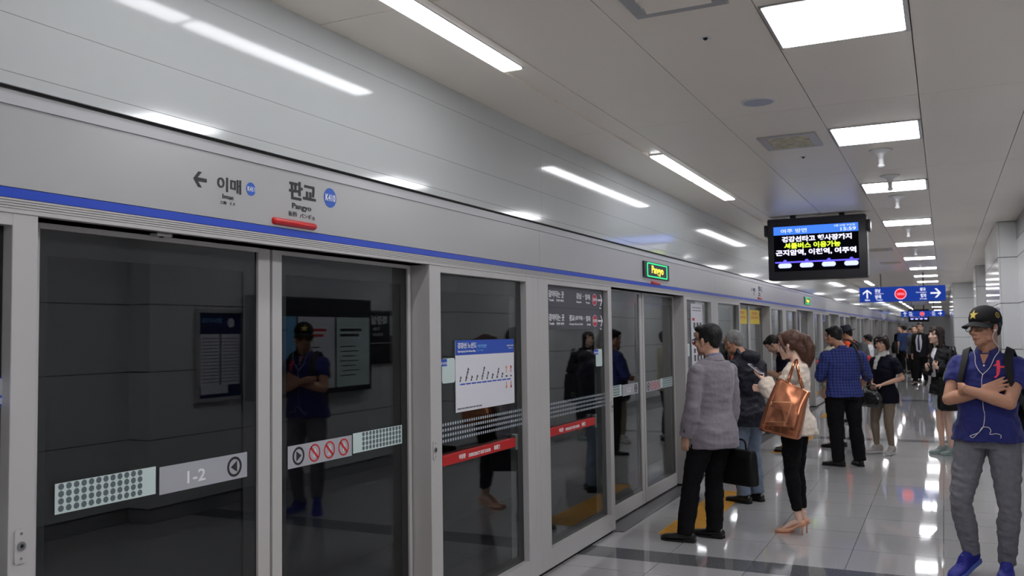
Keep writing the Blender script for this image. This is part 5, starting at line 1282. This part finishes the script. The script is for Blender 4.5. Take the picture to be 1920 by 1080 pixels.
P = plain('distant man from behind in loose blue tee and black trousers', (1.18, 35.0), 18, 1.74, 'tee_blue', 'black_cloth', sleeve=.85, width=1.12)
t = thing('shoulder_bag', 'black bag hanging at the left side of the distant blue tee man', 'bag', (*P.root.location[:2], 0))
L = lambda x, y, z: P.Rz @ np.array((x, y, z))
m = MB(); m.loft([(L(-.36, .02, .74), .09, .12, P.fwd), (L(-.36, .02, .95), .10, .15, P.fwd), (L(-.34, .02, 1.14), .07, .10, P.fwd)], n=20, power=3, round0=.02, round1=.02); m.build('body', 'bag_black', t, True)
m = MB(); strapline(m, [L(-.34, .02, 1.12), L(-.26, .0, 1.35), L(-.17, -.02, 1.46)], .014, .004, P); m.build('strap', 'strap_black', t, True)
plain('distant dark haired person in dark clothes left of the blue tee man', (.98, 36.3), 150, 1.72, 'black_cloth', 'black_cloth')
plain('small distant person in grey right of the blue tee man', (1.25, 38.5), 170, 1.62, 'grey_suit', 'khaki', hr='mop')
plain('man in grey suit partly hidden behind the striding man in black', (1.66, 29.6), 165, 1.70, 'grey_suit', 'black_cloth')

# ---- 16: man in the black cap
def cap_man():
    P = Person('man in black cap and blue polo with folded arms and white earphones', (2.69, 6.66), 168, 1.77, head=(-30, 2, 2), skin='skin_tan', fine=.0052, headscale=1.0,
        J=dict(headc=(-.018, .035, 1.618), neck=(-.022, -.012, 1.462), chest=(-.015, -.01, 1.24), pel=(-.005, 0, .95), sh_r=(.160, -.015, 1.368), sh_l=(-.200, -.02, 1.362), el_r=(.205, .085, 1.145), wr_r=(-.008, .150, 1.200), el_l=(-.165, .165, 1.135), wr_l=(.078, .218, 1.222),
               hip_r=(.092, .0, .90), hip_l=(-.095, 0, .90), kn_r=(.155, .10, .47), kn_l=(-.118, .03, .46), an_r=(.115, .035, .15), an_l=(-.085, -.01, .10)))
    P.toe = dict(r=(.45, .9, 0), l=(-.08, 1, 0))
    P.hands = dict(r=(P.Rz @ np.array((-.86, -.02, .40)), P.Rz @ np.array((-.1, -.97, -.1)), Z, dict(curl=9, spread=1.3)), l=(P.Rz @ np.array((.50, -.86, -.04)), P.Rz @ np.array((-.86, -.5, 0)), Z, dict(curl=10, thumb=.1, tuck=True)))
    P.body(); P.face(openess=.45); P.glasses('glasses_frame')
    P.hairdo('crop', 'hair_black')
    P.trousers('trousers', 'grey_chino', m=.009, cuff=.008, stop=2.06, top=1.0, wr=((.016, .10, (1, 1, 0.34)), (.006, .035, None)))
    polo = P.top('polo_shirt', 'polo_blue', hem=.845, top=1.425, m=.021, sleeve=.53, sm=.011, flare=.024, wr=((.022, .11, (1, 1, 0.52)), (.008, .03, None)))
    n = P.spine(1.435); k = P.k; f, r = P.fwd, P.right
    c = MB(); vs = []; ang = np.linspace(-160, 160, 25)
    for (rad_, z, drop) in ((.066, -.006, .06), (.058, .034, .035), (.063, .038, .035), (.086, -.012, .055)):
        for a in ang:
            ca, sa = cos(rad(a - 90)), sin(rad(a - 90)); t = abs(a) / 160; vs.append(n + (r * ca * rad_ + f * (sa * rad_ * 1.0 + .012 * t)) * k + Z * (z - drop * t ** 2.2) * k)
    N = len(ang); c.add(vs, [(q * N + i, q * N + i + 1, (q + 1) * N + i + 1, (q + 1) * N + i) for q in range(3) for i in range(N - 1)]); c.build('collar', 'polo_blue', polo, True)
    L = lambda x, y, z: P.Rz @ np.array((x, y, z))
    # open neck, placket and button
    q = MB(); q.add([L(-.018 + x, .5, z) for x, z in ((-.030, 1.455), (.030, 1.455), (.004, 1.385), (-.004, 1.385))], [(0, 1, 2, 3)]); P.decal(subdivide(q, 4), polo, 'open_neck', 'skin_tan', -f, polo, .003)
    q = MB().disc(L(-.020, .5, 1.372), -r, Z, .0065, .001, 14); b = P.decal(q, polo, 'button', 'button_pearl', -f, polo, .004)
    q = MB(); eo = L(-.100, .5, 1.345)
    for pts in ([(.0105 * cos(a), .052 + .0105 * sin(a)) for a in np.linspace(0, 2 * pi, 14)[:-1]], [(-.014, .044), (-.010, .034), (.010, .036), (.012, .044)], [(-.010, .036), (.012, .036), (.012, -.012), (-.006, -.012)], [(.011, .024), (.036, .026), (.040, .018), (.036, .012), (.011, .012)], [(-.009, .038), (-.026, .030), (-.024, .022), (-.009, .026)], [(-.007, -.011), (.012, -.011), (.006, -.034), (-.006, -.034)], [(-.006, -.033), (.006, -.033), (-.010, -.052), (-.022, -.048)]):
        q.add([eo + r * -x + Z * z for x, z in pts], [tuple(range(len(pts)))])
    P.decal(subdivide(q, 2), polo, 'chest_emblem', 'neon_pink', -f, polo, .003)
    q = MB(); text(q, '3', L(.34, .0, 1.305), f, Z, -.026, .026, -.05, .045, .06, 0.); P.decal(q, polo, 'sleeve_number', 'neon_yellow', -r, polo, .003)
    P.shoes('shoe_blue', 'sole_blue', 'sneaker', .285, accent='sole_blue', pitch=dict(r=20))
    # cap
    h = P.h; s = P.hs; m = MB(); Rh = P.Rh
    m.loft([(h((0, -.014, .036)), .0865 * s, .106 * s, Rh @ Y), (h((0, -.014, .062)), .0875 * s, .106 * s, Rh @ Y), (h((0, -.016, .094)), .080 * s, .096 * s, Rh @ Y), (h((0, -.018, .120)), .062 * s, .074 * s, Rh @ Y), (h((0, -.02, .136)), .034 * s, .042 * s, Rh @ Y), (h((0, -.02, .142)), .008 * s, .01 * s, Rh @ Y)], n=32)
    cap = m.build('cap', 'cap_black', P.root, True)
    v = MB(); vs = []; A = np.linspace(-72, 72, 17)
    for lay in (0, -.004):
        for q in (0, .35, .7, 1.0):
            for a in A:
                x = sin(rad(a)) * (.084 + .010 * q); y = -.012 + cos(rad(a)) * .100 + q * .075 * cos(rad(a)) ** .75
                vs.append(h((x, y, .042 - q * .022 - abs(x) ** 2 * 2.6 + lay)))
    na = len(A); fs = []
    for lay in (0, 1):
        o = lay * 4 * na
        for q in range(3):
            for i in range(na - 1):
                w_ = (o + q * na + i, o + q * na + i + 1, o + (q + 1) * na + i + 1, o + (q + 1) * na + i); fs.append(w_ if lay else w_[::-1])
    for i in range(na - 1): fs.append((3 * na + i, 3 * na + i + 1, 7 * na + i + 1, 7 * na + i))
    v.add(vs, fs).build('visor', 'cap_black', cap, True)
    def star(R0, r0): return [(R * sin(2 * pi * i / 10), R * cos(2 * pi * i / 10)) for i in range(10) for R in [(R0 if i % 2 == 0 else r0)]]
    ex, ez = Rh @ -X, Rh @ Z
    q = MB(); q.add([h((0, .3, .084)) + ex * a + ez * b for a, b in star(.034, .0145)], [tuple(range(10))]); P.decal(subdivide(q, 2), cap, 'star', 'gold', Rh @ -Y, cap, .003)
    q = MB(); d_ = Rh @ np.array((-.9, .25, .1)); o0 = h((-.25, -.02, .074)); e1 = Rh @ np.array((0, -1., 0)); q.ring(o0, e1, ez, .012, .020, .0005, 24); q.disc(o0, e1, ez, .007, .0005, 5); P.decal(q, cap, 'side_patch', 'gold', Rh @ X, cap, .003)
    # backpack behind him
    backpack(P, 'black backpack on the man in the black cap', ('bag_black', 'strap_black'), x=-.07, zc=1.12, size=(.17, .09, .27))
    # earphones
    t = thing('earphones', 'white corded earphones hanging from the capped man\'s ears', 'earphones', (*P.root.location[:2], 0))
    fr = lambda x, y, z: L(x, y, z); e_l, e_r = h((-.082, .010, -.020)), h((.082, .010, -.020))
    bv = BVHTree.FromPolygons([v.co[:] for v in polo.data.vertices], [p.vertices[:] for p in polo.data.polygons])
    def onshirt(x, z, off=.006):
        q = bv.ray_cast(Vector(L(x, .6, z)), Vector(-f), 1.0); return (np.array(q[0]) + f * off) if q[0] is not None else L(x, .14, z)
    J0 = onshirt(-.016, 1.315, .012)
    for e, pts in ((e_l, [h((-.078, .03, -.07)), L(-.105, .075, 1.475), L(-.085, .125, 1.425), onshirt(-.055, 1.36)]), (e_r, [h((.072, .045, -.09)), L(.035, .095, 1.44), onshirt(.03, 1.385, .012), onshirt(.008, 1.34)])):
        MB().tube(smooth_pts([e] + pts + [J0], 40), .0021, 8).build('cable', 'cable_white', t, True)
        MB().ell(e, (.009, .009, .009), seg=12, rings=8).build('earbud', 'white_plastic', t, True)
    fore = L(-.018, .30, 1.20)
    MB().tube(smooth_pts([J0, L(-.012, .165, 1.28), L(-.01, .16, 1.22), L(-.012, .15, 1.1), onshirt(-.016, 1.06), onshirt(-.012, 1.0), onshirt(.0, .965), onshirt(.03, .93), onshirt(.055, .905), onshirt(.072, .913), onshirt(.05, .925), onshirt(.02, .94), onshirt(0.0, .972), onshirt(-.035, .975), onshirt(-.05, .955), onshirt(-.045, .932), onshirt(-.08, .937), onshirt(-.105, .928), onshirt(-.105, .91)], 120), .0021, 8).build('cable', 'cable_white', t, True)
cap_man()
